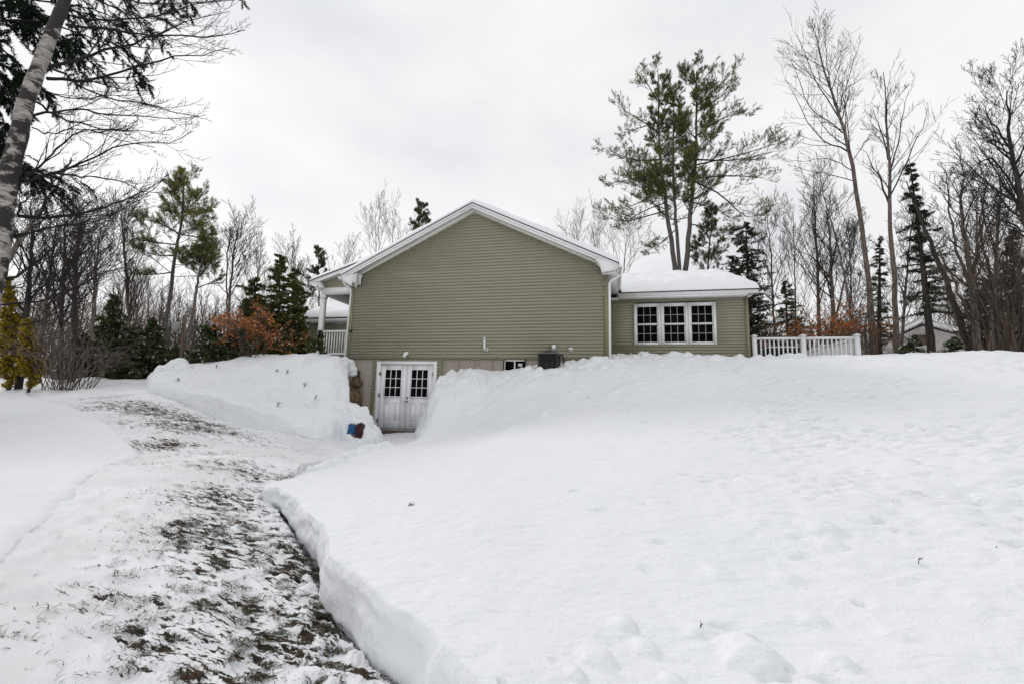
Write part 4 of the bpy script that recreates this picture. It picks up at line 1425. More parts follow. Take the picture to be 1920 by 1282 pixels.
# covered tub on the deck
t0 = at(1440, 655, Y=5.2); t1 = at(1500, 655, Y=5.2); tz = at(1470, 650, Y=5.2)[2]
tub = thing("covered_hot_tub", "black covered tub on the deck behind the white railing", "hot tub", ((t0[0] + t1[0]) / 2, 6.0, dfl))
tcx = (t0[0] + t1[0]) / 2; tw_ = (t1[0] - t0[0]) / 2
MB().prism([(x, y) for x, y in rrect(tcx, 5.2 + tw_, tw_, .2)], 'z', dfl - .018, tz - .12).build("tub_shell", MT['darkcover'], tub)
MB().prism([(x, y) for x, y in rrect(tcx, 5.2 + tw_, tw_ + .04, .22)], 'z', tz - .119, tz - .03).build("tub_cover", MT['darkcover'], tub)
MB().prism([(x, y) for x, y in rrect(tcx, 5.2 + tw_, tw_, .2)], 'z', tz - .029, tz + .02).build("snow_layer", MT['snow_roof'], tub)

# ------------------------------------------------------------------ neighbour's house
d_n = 42.0
n0 = at(1660, 645, d=d_n); n1 = at(1812, 645, d=d_n); npk = at(1735, 607, d=d_n); ne = at(1662, 640, d=d_n)
nh = thing("neighbour_house", "pale gabled house with snowy roof far behind the bare trees", "house", ((n0[0] + n1[0]) / 2, (n0[1] + n1[1]) / 2, 1.0))
ux = (n1 - n0); ux[2] = 0; wN = np.linalg.norm(ux); ux /= wN; uy = np.array([-ux[1], ux[0], 0])


def nbox(poly, a, b):
    """polygon in (u,z) extruded along depth"""
    m = MB().prism(poly, 'y', a, b)
    v = m.V[0]
    m.V[0] = n0 * np.array([1, 1, 0]) + v[:, :1] * ux + v[:, 1:2] * uy + v[:, 2:3] * np.array([0, 0, 1.])
    return m


zE, zP = ne[2], npk[2]
nbox([(0.15, 0.5), (wN - .15, .5), (wN - .15, zE), (wN / 2, zP - .15), (0.15, zE)], 0, 9).build("wall", MT['neighbour'], nh)
for (a, b) in (((-.3, zE - .12), (wN / 2, zP)), ((wN / 2, zP), (wN + .3, zE - .12))):
    nbox([a, b, (b[0], b[1] + .08), (a[0], a[1] + .08)], -.3, 9.3).build("roof", MT['white'], nh)
    nbox([(a[0], a[1] + .082), (b[0], b[1] + .082), (b[0], b[1] + .42), (a[0], a[1] + .42)], -.36, 9.3).build("roof_snow", MT['snow_roof'], nh)
nbox([(wN / 2 - .35, zP - 1.5), (wN / 2 + .35, zP - 1.5), (wN / 2 + .35, zP - .8), (wN / 2 - .35, zP - .8)], -.06, -.005).build("window", MT['wood'], nh)

# ------------------------------------------------------------------ boulders, tarp bundle, twigs


def boulder(c, r, seed, label):
    c = np.asarray(c, float)
    u = np.linspace(0, 2 * np.pi, 29); v = np.linspace(0, np.pi, 17)
    U, V = np.meshgrid(u, v, indexing='ij')
    d = np.stack([np.cos(U) * np.sin(V), np.sin(U) * np.sin(V), np.cos(V)], -1)
    # faceted stone: intersect with random planes
    br = np.random.default_rng(seed)
    rad = np.full(U.shape, 1.25)
    for k in range(11):
        nrm = br.normal(size=3); nrm /= np.linalg.norm(nrm)
        dist = br.uniform(.72, 1.0)
        dt = d @ nrm
        rad = np.where(dt > .05, np.minimum(rad, dist / np.maximum(dt, .05)), rad)
    P = c + d * rad[..., None] * np.array(r) * (1 + .03 * np.sin(7 * d[..., :1] + seed))
    P[-1] = P[0]
    o = MB().grid(P).build("boulder", MT['boulder'], smooth=False)
    tag(o, label, "boulder", "boulders of the retaining wall")


# snow heap at the foot of the wall
hp = at(648, 800, d=12.0); hp[2] = base_z(hp[0], hp[1]) - .1 if False else -0.2
u_ = np.linspace(0, 2 * np.pi, 97); v_ = np.linspace(0, np.pi / 2, 40)
U_, V_ = np.meshgrid(u_, v_, indexing='ij')
hx_ = np.cos(U_) * np.sin(V_); hy_ = np.sin(U_) * np.sin(V_); hz_ = np.cos(V_) ** .8
nz = 1 + .22 * fbm(hx_ * 1.7 + 3, hy_ * 1.7 + hz_, 12, 5, .6)
PH = np.stack([hp[0] + 1.0 * hx_ * nz, hp[1] + .62 * hy_ * nz, hp[2] + .92 * hz_ ** 1.2 * nz], -1)
PH[-1] = PH[0]
o = MB().grid(PH).build("snow_heap", MT['snow'], smooth=True)
tag(o, "lumpy snow heap at the foot of the bank beside the basement door", kind='stuff')
q = at(655, 745, Y=-0.55)
boulder(q, (.26, .28, .30), 4, "largest brown boulder exposed between snow shelves beside the foundation")
q = at(667, 718, Y=-0.3); boulder(q, (.15, .25, .17), 7, "small tan stone just under the snow cornice beside the foundation")
q = at(668, 702, Y=-0.25); boulder(q, (.13, .2, .14), 12, "dark stone topmost in the gap between snow bank and foundation")
q = at(664, 690, Y=-0.2); q2 = at(669, 752, Y=-.25); boulder(q2, (.12, .2, .3), 9, "narrow shaded stone wedged low against the foundation")
# dry retaining wall behind them, hidden core
# snow cornice overhanging the boulders
cc = MB()
pts = np.array([at(628, 676, Y=-.7), at(645, 678, Y=-.55), at(656, 684, Y=-.45), at(661, 698, Y=-.42), at(662, 706, Y=-.40)])
cpts = catmull(pts, 24)
rad = np.interp(np.linspace(0, 1, 24), [0, .3, .6, .85, 1], [.10, .17, .17, .14, .04])
rad = rad * (1 + .12 * np.sin(np.arange(24) * 1.3))
cc.tubes(cpts, rad, 14, True)
o = cc.build("snow_cornice", MT['snow'], smooth=True); tag(o, "rounded snow cornice drooping over the boulders beside the foundation", kind='stuff')

tb = at(669, 808, d=11.35)
tar = thing("tarp_bundle", "small blue and dark red bundle half buried in snow left of the door", "tarp", tuple(tb - np.array([0, 0, .12])))


def crumple(c, sx, sy, sz, seed, name, material, parent):
    u = np.linspace(0, 2 * np.pi, 25); v = np.linspace(0, np.pi, 15)
    U, V = np.meshgrid(u, v, indexing='ij')
    d = np.stack([np.cos(U) * np.sin(V), np.sin(U) * np.sin(V), np.cos(V)], -1)
    d = np.sign(d) * np.abs(d) ** 0.6
    P = np.asarray(c) + d * np.array([sx, sy, sz]) * (1 + .22 * fbm(U * 1.5 + seed, V * 2, seed, 3))[..., None]
    P[-1] = P[0]
    return MB().grid(P).build(name, material, parent)


crumple(tb + np.array([-.10, 0, .02]), .12, .10, .15, 2, "blue_sheet", MT['blue'], tar)
crumple(tb + np.array([.12, -.04, .03]), .10, .10, .17, 6, "red_cloth", MT['maroon'], tar)
crumple(tb + np.array([.0, .0, -.10]), .19, .10, .05, 8, "wooden_base", MT['wood'], tar)

# ------------------------------------------------------------------ trees: branch machinery


def nrm(v):
    return v / (np.linalg.norm(v, axis=-1, keepdims=True) + 1e-12)


def spawn(g, P, Rr, n, K, L, ang, t0=.2, t1=1.0, up=0.0, wob=.08, rr=.55, tip=.25, lenfall=.6, flat=1.0, rmin=.004, curl=0.0, absL=None, drop=0.0):
    """n children on each of N polylines. L: ratio of parent length (or absL array)"""
    N, Kp = P.shape[:2]
    idx = np.repeat(np.arange(N), n)
    M_ = len(idx)
    t = (t0 + (t1 - t0) * ((np.tile(np.arange(n), N) + g.random(M_)) / n))
    f = t * (Kp - 1); i = np.minimum(f.astype(int), Kp - 2); w = (f - i)[:, None]
    A = P[idx, i]; B = P[idx, i + 1]
    st = A * (1 - w) + B * w
    r0 = (Rr[idx, i] * (1 - w[:, 0]) + Rr[idx, i + 1] * w[:, 0])
    tan = nrm(B - A)
    pl = np.linalg.norm(np.diff(P, axis=1), axis=-1).sum(1)[idx]
    rnd = g.normal(size=(M_, 3)); rnd[:, 2] *= flat
    pr = nrm(rnd - (rnd * tan).sum(-1, keepdims=True) * tan)
    if flat < 1:
        pr[:, 2] *= flat; pr = nrm(pr)
    a = ang * g.uniform(.75, 1.25, M_)[:, None]
    d = nrm(np.cos(a) * tan + np.sin(a) * pr)
    ln = (pl * L if absL is None else absL(t)) * (1 - lenfall * (t - t0) / max(1e-6, t1 - t0)) * g.uniform(.6, 1.15, M_)
    rc = np.maximum(rmin, r0 * rr * g.uniform(.7, 1.1, M_))
    out = np.zeros((M_, K, 3)); out[:, 0] = st
    step = (ln / (K - 1))[:, None]
    for k in range(1, K):
        d = nrm(d + np.array([0, 0, up + curl * (k / K) - drop * (k / K)]) + g.normal(0, wob, (M_, 3)))
        out[:, k] = out[:, k - 1] + d * step
    rad = rc[:, None] * (1 - (1 - tip) * np.linspace(0, 1, K)[None, :])
    return out, np.maximum(rmin * .7, rad)


def stemline(pix, d, K=16, ground=True, wob=0.0, g=None):
    P = np.array([at(x, y, d=(d if not isinstance(d, (list, tuple)) else d[i])) for i, (x, y) in enumerate(pix)])
    C = catmull(P, K) if len(P) > 2 else np.linspace(P[0], P[1], K)
    if ground:
        b = C[0]
        gz_ = base_z(b[0], b[1])
        if b[2] > gz_:
            dirn = nrm((C[0] - C[2])[None])[0]
            L = min((b[2] - gz_) / max(.3, -dirn[2]), 6) if dirn[2] < 0 else 0
            C = np.vstack([b + np.array([dirn[0] * L * .5, dirn[1] * L * .5, gz_ - b[2] - .15]), C])
    if wob and g is not None:
        C[1:-1] += g.normal(0, wob, (len(C) - 2, 3))
    return C


def base_z(x, y):
    xa = np.array([x]); ya = np.array([y])
    z = D_h(xa, ya)[0]
    if inpoly(xa, ya, lawn_poly)[0]: z = S_h(xa, ya)[0]
    elif inpoly(xa, ya, bank_poly)[0]: z = bank_height(xa, ya)[0]
    return float(z)


def taper(K, r0, r1, p=.9):
    return r1 + (r0 - r1) * (1 - np.linspace(0, 1, K)) ** p


def bare_tree(label, pix, d, r0, n1=18, L1=.32, ang=.75, t0=.35, up=.05, seed=1, limbs=(), n2=7, n3=5, bark='bark', twig='twig', tip=.012, stems=(), group=None, name="bare_tree", wob=.02, cat="tree", n4=0, sub_len=.5):
    g = np.random.default_rng(seed)
    rmin = max(.0034, .00028 * d)
    r0 = r0 * .58
    C = stemline(pix, d, 18, True, wob, g)
    b = C[0]
    root = thing(name, label, cat, tuple(b), group)
    trunk = MB()
    rad = taper(len(C), r0, max(tip, rmin))
    trunk.tubes(C, rad, 8)
    TP = [(C, rad)]
    for s_ in stems:
        Cs = stemline(s_[0], d, 18, False, wob, g)
        rs = taper(18, s_[1] * .6, max(tip, rmin)); trunk.tubes(Cs, rs, 7); TP.append((Cs, rs))
    trunk.build("trunk", MT[bark], root, smooth=True)
    crown = MB()
    sets = []
    for (Cs, rs) in TP:
        b1, q1 = spawn(g, Cs[None], rs[None], n1 if Cs is C else max(4, int(n1 * .6)), 9, L1, ang, t0, .98, up, .07, .42, .2, .55, 1, rmin)
        sets.append((b1, q1))
    for lm in limbs:
        dd = d + (lm[2] if len(lm) > 2 else 0)
        Cl = stemline(lm[0], dd, 9, False)
        Cl[1:] += g.normal(0, .03, (8, 3))
        sets.append((Cl[None], taper(9, lm[1] * .6, rmin)[None]))
    B1 = np.concatenate([s_[0] for s_ in sets]); Q1 = np.concatenate([s_[1] for s_ in sets])
    crown.tubes(B1, Q1, 5)
    b2, q2 = spawn(g, B1, Q1, n2, 7, sub_len, .65, .2, .98, up * 1.2, .09, .55, .25, .5, 1, rmin)
    crown.tubes(b2, q2, 4)
    b3, q3 = spawn(g, b2, q2, n3, 5, .5, .6, .2, 1, up, .1, .6, .4, .4, 1, rmin)
    crown.tubes(b3, q3, 3)
    if n4:
        b4, q4 = spawn(g, b3, q3, n4, 4, .5, .6, .3, 1, up, .1, .6, .5, .4, 1, rmin)
        crown.tubes(b4, q4, 3)
    crown.build("crown", MT[twig], root, smooth=True)
    return root


def needle_tufts(g, mb, pts, axis, k, L, w, cols, snow=0.0, spread=1.0, droop=0.0):
    n = len(pts)
    idx = np.repeat(np.arange(n), k)
    m = len(idx)
    dr = nrm(axis[idx] * .7 + g.normal(0, spread, (m, 3)) * .75 + np.array([0, 0, -droop]))
    ln = L * g.uniform(.6, 1.2, m)
    side = nrm(np.cross(dr, g.normal(size=(m, 3)))) * (w * g.uniform(.6, 1.3, m))[:, None]
    b = pts[idx] + g.normal(0, L * .15, (m, 3))
    V = np.stack([b - side, b + side, b + dr * ln[:, None]], 1)
    t = np.arange(m * 3).reshape(-1, 3)
    cols = np.asarray(cols)
    ci = g.integers(0, len(cols), n)[idx]
    c = cols[ci] * g.uniform(.7, 1.25, (m, 1))
    if snow:
        s_ = (g.random(n) < snow)[idx]
        c = np.where(s_[:, None], np.array([.8, .81, .84]), c)
    mb.add(V.reshape(-1, 3), tris=t, tcol=c)


def points_on(P, t):
    K = P.shape[1]
    f = t * (K - 1); i = np.minimum(f.astype(int), K - 2); w = (f - i)[..., None]
    n = np.arange(P.shape[0])[:, None]
    A = P[n, i]; B = P[n, i + 1]
    return (A * (1 - w) + B * w).reshape(-1, 3), nrm(B - A).reshape(-1, 3)


PINE = [(.15, .165, .045), (.12, .14, .042), (.19, .185, .05), (.095, .115, .038)]
PINE_DARK = [(.075, .090, .036), (.10, .115, .040), (.06, .075, .03), (.12, .125, .045)]


def pine(label, stems, d, r0, hw, t0=.3, n1=26, seed=1, limbs=(), cols=PINE, profile=None, group=None, tuft=1.0, bark='bark', snow=.02, up=.05, name="pine_tree", pscale=1.0, kn=7, thr=-.42):
    """white pine: stems = list of (pixel line, radius scale, t0)"""
    g = np.random.default_rng(seed)
    rmin = max(.004, .00028 * d)
    r0 = r0 * .55
    C0 = None
    trunk = MB(); br = MB(); fo = MB()
    allb = []
    for (pix, rs, ts, nn, hws) in stems:
        C = stemline(pix, d, 18, True, .02, g)
        if C0 is None:
            C0 = C
            root = thing(name, label, "tree", tuple(C[0]), group)
        rad = taper(len(C), r0 * rs, .03)
        trunk.tubes(C, rad, 8)
        prof = profile or (lambda t: np.clip((1.03 - t) / (1 - ts), 0.1, 1) ** .6)
        b1, q1 = spawn(g, C[None], rad[None], nn, 8, 0, 1.25, ts, .99, up, .07, .3, .25, 0, 1, rmin, absL=lambda t: hws * prof(t), curl=.15)
        nt_ = 10
        bt, qt = spawn(g, C[None, -8:], rad[None, -8:], nt_, 8, 0, .75, .2, 1.0, up, .06, .5, .3, 0, 1, rmin, absL=lambda t: hws * .62 * (1.15 - .5 * t), curl=.12)
        allb.append((bt, qt))
        allb.append((b1, q1))
        # leader tuft branches
    for lm in limbs:
        Cl = stemline(lm[0], d + (lm[2] if len(lm) > 2 else 0), 8, False)
        allb.append((Cl[None], taper(8, lm[1], rmin)[None]))
    B1 = np.concatenate([a for a, _ in allb]); Q1 = np.concatenate([a for _, a in allb])
    br.tubes(B1, Q1, 5)
    b2, q2 = spawn(g, B1, Q1, 13, 6, .46, .8, .28, 1.0, .05, .08, .5, .3, .45, .35, rmin, curl=.12)
    br.tubes(b2, q2, 4)
    b3, q3 = spawn(g, b2, q2, 7, 4, .50, .75, .25, 1, .08, .1, .6, .5, .4, .6, rmin * .8, curl=.15)
    br.tubes(b3, q3, 3)
    p, ax = points_on(b3, np.broadcast_to(np.array([.35, .6, .8, 1.0]), (len(b3), 4)))
    p2, ax2 = points_on(b2, np.broadcast_to(np.array([.7, .85, 1.0]), (len(b2), 3)))
    l2 = np.linalg.norm(np.diff(b2, axis=1), axis=-1).sum(1)
    l3 = np.linalg.norm(np.diff(b3, axis=1), axis=-1).sum(1)
    pk = np.concatenate([np.repeat(np.clip(l3 / (.34 * pscale), .08, 1), len(p) // len(b3)), np.repeat(np.clip(l2 / (.8 * pscale), .1, 1), 3)])
    p = np.vstack([p, p2]); ax = np.vstack([ax, ax2])
    sel = g.random(len(p)) < pk
    p, ax = p[sel], ax[sel]
    keep = fbm(p[:, 0] * 1.1 + p[:, 1], p[:, 2] * 1.6, seed, 2) > thr
    p, ax = p[keep], ax[keep]
    needle_tufts(g, fo, p, ax * 1.3 + np.array([0, 0, .45]), kn, .12 * tuft, .0066 * tuft, cols, snow, .8)
    trunk.build("trunk", MT[bark], root, smooth=True)
    br.build("branches", MT['twig'], root, smooth=True)
    fo.build("foliage", MT['needle'], root, color=True)
    return root


SPRUCE = [(.035, .048, .026), (.052, .066, .032), (.026, .036, .02), (.07, .08, .036)]
HEML = [(.045, .066, .026), (.075, .10, .032), (.032, .048, .020), (.11, .125, .038)]
CEDAR = [(.13, .135, .036), (.095, .105, .032), (.18, .165, .042), (.07, .08, .026)]
GOLD = [(.42, .28, .025), (.50, .36, .03), (.30, .22, .025), (.16, .13, .02), (.09, .085, .02)]
RUST = [(.44, .15, .04), (.52, .21, .065), (.31, .10, .032), (.46, .18, .07)]


def conifer(label, base, top, d, hwpx, seed=1, n1=60, cols=SPRUCE, t0=.06, droop=.12, snow=.05, leaf=.10, dens=1.0, name="evergreen_tree", cat="tree", group=None, clump=0, elev=1.45, power=.8, fol_from=.25, r0=None, k=4, width=.022, bark='bark_dark', trunk_px=None):
    g = np.random.default_rng(seed)
    C = stemline(trunk_px or [base, ((base[0] + top[0]) / 2, (base[1] + top[1]) / 2), top], d, 14, True)
    H = C[-1, 2] - C[0, 2]
    zd = abs(at(base[0], base[1], d=d)[0] - at(base[0] + 10, base[1], d=d)[0])
    hw = 1.12 * hwpx * np.linalg.norm(at(base[0] + 1, base[1], d=d) - at(base[0], base[1], d=d))
    root = thing(name, label, cat, tuple(C[0]), group)
    r0 = r0 or max(.03, .016 * H)
    rad = taper(len(C), r0, .012)
    MB().tubes(C, rad, 7).build("trunk", MT[bark], root, smooth=True)
    rmin = max(.004, .0003 * d)
    n1 = int(n1 * 1.5)
    CS = [(C, rad, hw)]
    for c_ in range(clump):
        fh = g.uniform(.5, .85); off = np.array([g.uniform(-.75, .75) * hw, g.uniform(-.5, .5) * hw, 0])
        C2 = C[0] + off + (C - C[0]) * fh
        CS.append((C2, rad * .7, hw * g.uniform(.55, .8)))
    for (C2, rad2, hw2) in CS[1:]:
        MB().tubes(C2, rad2, 6).build('trunk', MT[bark], root, smooth=True)
    b1, q1 = spawn(g, C[None], rad[None], n1, 7, 0, elev, t0, .985, 0, .05, .35, .25, 0, 1, rmin, absL=lambda t: hw * (np.clip((1.02 - t) / (1 - t0), .05, 1)) ** power, drop=droop, curl=.0)
    for (C2, rad2, hw2) in CS[1:]:
        bb, qq = spawn(g, C2[None], rad2[None], int(n1 * .7), 7, 0, elev, t0, .985, 0, .05, .35, .25, 0, 1, rmin, absL=lambda t: hw2 * (np.clip((1.02 - t) / (1 - t0), .05, 1)) ** power, drop=droop)
        b1 = np.concatenate([b1, bb]); q1 = np.concatenate([q1, qq])
    ir = g.uniform(.55, 1.25, len(b1)) * (1 + .25 * vnoise(b1[:, -1, 0] * 1.3, b1[:, -1, 2] * 1.6, seed))
    b1 = b1[:, :1] + (b1 - b1[:, :1]) * ir[:, None, None]
    br = MB().tubes(b1, q1, 4)
    b2, q2 = spawn(g, b1, q1, 10, 5, .42, .85, .15, 1.0, 0, .08, .5, .4, .45, .35, rmin * .8, drop=droop * .6)
    br.tubes(b2, q2, 3)
    br.build("branches", MT['twig_black'], root, smooth=True)
    m = max(3, int(5 * dens))
    p, ax = points_on(b2, np.broadcast_to(np.linspace(.15, 1.0, m), (len(b2), m)))
    p1, ax1 = points_on(b1, np.broadcast_to(np.linspace(fol_from, 1.0, 6), (len(b1), 6)))
    p = np.vstack([p, p1]); ax = np.vstack([ax, ax1])
    fo = MB()
    needle_tufts(g, fo, p, ax, k + 1, leaf * .72, width * .55, cols, snow * .8, .8, .25)
    fo.build("foliage", MT['needle'], root, color=True)
    return root


def leaf_shrub(label, base, d, hw, h, seed, cols, nst=14, leaves=2600, size=.055, name="leafy_shrub", cat="shrub", snow=.03, twig='brush', lean=0.0, n2=8, n3=4, flatten=1.0):
    g = np.random.default_rng(seed)
    b = at(base[0], base[1], d=d); b[2] = base_z(b[0], b[1])
    root = thing(name, label, cat, tuple(b))
    K = 8
    az = g.random(nst) * 2 * np.pi
    P = np.zeros((nst, K, 3)); P[:, 0] = b + np.stack([np.cos(az), np.sin(az), 0 * az], 1) * .35 * hw * g.random((nst, 1))
    sp = g.uniform(.15, 1, nst)
    tip = b + np.stack([np.cos(az) * hw * sp + lean, np.sin(az) * hw * sp, h * g.uniform(.6, 1, nst) * (1 - .35 * sp)], 1)
    for k in range(1, K):
        t = k / (K - 1)
        P[:, k] = P[:, 0] * (1 - t) + tip * t + np.array([0, 0, 1]) * (h * .18 * math.sin(math.pi * t)) + g.normal(0, .02 * hw, (nst, 3))
    Q = np.linspace(.012, .005, K)[None].repeat(nst, 0)
    stem = MB().tubes(P, Q, 4)
    b2, q2 = spawn(g, P, Q, n2, 6, .45, .7, .25, 1, .03, .1, .6, .4, .4, 1, .0045)
    stem.tubes(b2, q2, 3)
    b3, q3 = spawn(g, b2, q2, n3, 4, .45, .7, .2, 1, .02, .1, .6, .5, .4, 1, .0035)
    stem.tubes(b3, q3, 3)
    stem.build("stems", MT[twig], root, smooth=True)
    if leaves:
        p, ax = points_on(b3, np.broadcast_to(np.array([.3, .6, .9]), (len(b3), 3)))
        keep = (fbm(p[:, 0] * 1.5 + p[:, 1], p[:, 2] * 2.2, seed, 2) > -.15)
        p, ax = p[keep], ax[keep]
        if len(p) > leaves:
            i = g.choice(len(p), leaves, False); p, ax = p[i], ax[i]
        n = len(p)
        u = nrm(g.normal(size=(n, 3)) + np.array([0, 0, -.5])); w = nrm(np.cross(u, g.normal(size=(n, 3))))
        sz = size * g.uniform(.6, 1.3, (n, 1))
        V = np.stack([p, p + u * sz * .5 + w * sz * .32, p + u * sz, p + u * sz * .5 - w * sz * .32], 1)
        c = np.asarray(cols)[g.integers(0, len(cols), n)] * g.uniform(.7, 1.2, (n, 1))
        if snow:
            c = np.where(g.random((n, 1)) < snow, np.array([.8, .81, .84]), c)
        MB().add(V.reshape(-1, 3), quads=np.arange(n * 4).reshape(-1, 4), qcol=c).build("leaves", MT['leaf'], root, color=True)
    return root


# ------------------------------------------------------------------ trees of the photograph
exec_trees = True


def trees_right():
    pine("tall twin-topped white pine with three trunks rising behind the wing roof",
         [([(1268, 520), (1250, 390), (1238, 290), (1234, 140)], 1.0, .30, 32, 3.1),
          ([(1276, 520), (1266, 400), (1262, 300), (1264, 185)], .75, .36, 22, 2.4),
          ([(1283, 520), (1296, 390), (1304, 290), (1306, 135)], 1.05, .30, 32, 3.1)], 27, .29, 3.0, seed=5,
         limbs=[([(1250, 395), (1215, 405), (1170, 415), (1122, 404)], .05), ([(1248, 380), (1200, 400), (1165, 428)], .04), ([(1246, 355), (1200, 380), (1150, 395)], .05, .5),
                ([(1241, 320), (1195, 335), (1135, 345)], .05), ([(1240, 300), (1190, 300), (1130, 278)], .055), ([(1236, 250), (1200, 225), (1160, 200)], .05), ([(1236, 230), (1200, 240), (1165, 250)], .045),
                ([(1300, 340), (1350, 365), (1395, 405), (1425, 402)], .055), ([(1302, 335), (1370, 330), (1440, 335)], .055), ([(1305, 300), (1380, 300), (1472, 280)], .055), ([(1305, 310), (1390, 290), (1462, 268)], .05),
                ([(1306, 255), (1350, 225), (1405, 205)], .05), ([(1306, 200), (1345, 165), (1375, 130)], .045), ([(1306, 210), (1340, 190), (1375, 165)], .045), ([(1298, 380), (1350, 395), (1380, 425)], .045), ([(1292, 420), (1340, 430), (1370, 440)], .04),
                ([(1234, 190), (1215, 160), (1200, 135)], .04), ([(1306, 180), (1290, 150), (1283, 130)], .03), ([(1306, 180), (1320, 150), (1338, 125)], .03), ([(1268, 430), (1240, 455), (1215, 470)], .04)],
         cols=PINE, tuft=1.15, bark='bark_pine', kn=8)
    pine("young pine with sparse needles low behind the wing roof", [([(1325, 530), (1330, 460), (1338, 395)], 1, .05, 26, 1.7)], 31, .13, 1.7, seed=8, cols=PINE_DARK, tuft=1.2)
    leaf_shrub("bare brown brush behind the wing roof under the twin pine", (1310, 545), 30, 1.9, 3.2, 48, RUST, 22, 0)
    conifer("dark snowy spruce at the right end of the wing roof", (1408, 640), (1398, 415), 25, 72, 9, 80, SPRUCE, .06, .12, .08, .14, 1.1, width=.03, power=.65, clump=1)
    bare_tree("tall bare tree leaning left with a fan of upswept branches", [(1640, 672), (1628, 520), (1600, 320), (1572, 215), (1545, 130), (1528, 60)], 24, .20, 22, .22, .6, .45, .06, 21,
              limbs=[([(1606, 340), (1560, 330), (1490, 312)], .04), ([(1600, 322), (1550, 300), (1470, 306)], .035), ([(1590, 285), (1530, 250), (1476, 150)], .06), ([(1580, 250), (1520, 200), (1482, 110)], .05),
                     ([(1572, 220), (1530, 150), (1495, 65)], .05), ([(1565, 200), (1550, 120), (1547, 65)], .04), ([(1572, 215), (1590, 150), (1613, 75)], .04), ([(1600, 300), (1620, 270), (1640, 255)], .03)], bark='bark_pale', n2=8, n3=5)
    bare_tree("straight bare tree with a broken forked top right of the leaning tree", [(1683, 672), (1676, 520), (1668, 380), (1664, 260), (1656, 135)], 23, .19, 14, .16, .6, .5, .08, 22,
              limbs=[([(1668, 385), (1645, 330), (1622, 285)], .07), ([(1665, 300), (1650, 240), (1638, 212)], .05), ([(1666, 330), (1690, 250), (1704, 170)], .05), ([(1668, 370), (1710, 280), (1742, 205)], .05), ([(1662, 260), (1665, 190), (1668, 135)], .04)], bark='bark_pale', n2=7, n3=5)
    conifer("dark narrow spruce with drooping limbs behind the leaning trunks", (1745, 665), (1705, 300), 27, 62, 23, 58, SPRUCE, .25, .10, .06, .17, .9, width=.028, trunk_px=[(1748, 668), (1735, 540), (1722, 430), (1705, 300)], power=.65)
    bare_tree("dark trunk leaning sharply left in front of the neighbour house", [(1822, 668), (1805, 620), (1775, 530), (1742, 450), (1715, 385), (1700, 340)], 21, .20, 8, .16, .9, .5, .02, 24, bark='bark_dark', twig='twig_black', n2=5, n3=4)
    bare_tree("thin dark trunk standing before the neighbour house gable", [(1752, 672), (1738, 560), (1720, 430)], 22, .11, 8, .16, .9, .4, 0, 25, bark='bark_dark', twig='twig_black', n2=4, n3=3)
    bare_tree("second leaning grey trunk right of the dark leaning one", [(1842, 662), (1815, 590), (1785, 520), (1755, 460)], 24, .12, 9, .2, .8, .4, .03, 26, n2=6, n3=4)
    bare_tree("pale mottled maple dividing into upright limbs right of the leaning trunks", [(1834, 668), (1826, 560), (1812, 460), (1800, 380), (1812, 320)], 24, .22, 20, .3, .6, .3, .08, 27, bark='bark_pale', stems=[([(1820, 540), (1795, 470), (1780, 390), (1775, 330)], .10), ([(1824, 560), (1832, 450), (1830, 350)], .09)], n2=7, n3=5)
    bare_tree("large bare crown arching in from the right edge", [(1985, 660), (1950, 500), (1915, 370), (1895, 270), (1888, 170)], 19, .22, 24, .42, .7, .35, .07, 28,
              limbs=[([(1925, 410), (1870, 330), (1820, 250)], .06), ([(1915, 380), (1860, 300), (1800, 330)], .05), ([(1935, 440), (1870, 410), (1790, 385)], .05), ([(1900, 290), (1860, 230), (1840, 190)], .05), ([(1960, 480), (1900, 430), (1850, 420)], .05)], bark='bark_dark', twig='twig_black', n2=8, n3=6, n4=2)
    bare_tree("upright bare maple with a broad oval crown behind the deck", [(1536, 640), (1534, 540), (1530, 440), (1525, 335)], 31, .20, 34, .34, .55, .25, .09, 29, n2=7, n3=5, bark='bark', twig='twig_red')
    bare_tree("bare tree with leaning side stem just right of the oval maple", [(1563, 640), (1560, 540), (1556, 450), (1548, 380)], 29, .22, 26, .32, .6, .25, .08, 30, stems=[([(1566, 600), (1590, 500), (1612, 400)], .10)], n2=7, n3=5)
    bare_tree("slim dead snag leaning left above the deck", [(1600, 640), (1585, 520), (1560, 420), (1545, 370), (1530, 285)], 27, .09, 7, .13, .8, .4, .03, 31, n2=4, n3=3)
    bare_tree("grey bare tree close to the end of the wing roof", [(1452, 640), (1448, 540), (1444, 460), (1437, 390)], 33, .14, 28, .34, .55, .2, .09, 32, twig='twig_red')
    bare_tree("slender bare sapling between the wing and the oval maple", [(1492, 640), (1490, 520), (1488, 400)], 34, .11, 24, .3, .55, .2, .09, 33, twig='twig_red')
    bare_tree("thin dark trunk at the foot of the right woods", [(1870, 660), (1862, 570), (1852, 480)], 20, .09, 8, .25, .8, .3, .05, 34, bark='bark_dark')
    bare_tree("bare tree with tangled twigs behind the mottled maple", [(1880, 660), (1862, 540), (1838, 430), (1850, 350)], 28, .14, 26, .36, .7, .2, .05, 35, twig='twig_red')
    bare_tree("snow-crusted forked stem left of the straight broken tree", [(1626, 676), (1622, 620), (1630, 560), (1622, 470)], 21, .09, 10, .25, .8, .4, .03, 36, bark='bark_pale')
    conifer("sparse hemlock standing behind the deck railing", (1478, 650), (1472, 525), 28, 50, 37, 50, HEML, .05, .08, .04, .13, .8, width=.024)
    conifer("feathery hemlock behind the straight broken tree", (1648, 660), (1650, 440), 31, 42, 38, 48, HEML, .1, .08, .05, .15, .7, width=.024)
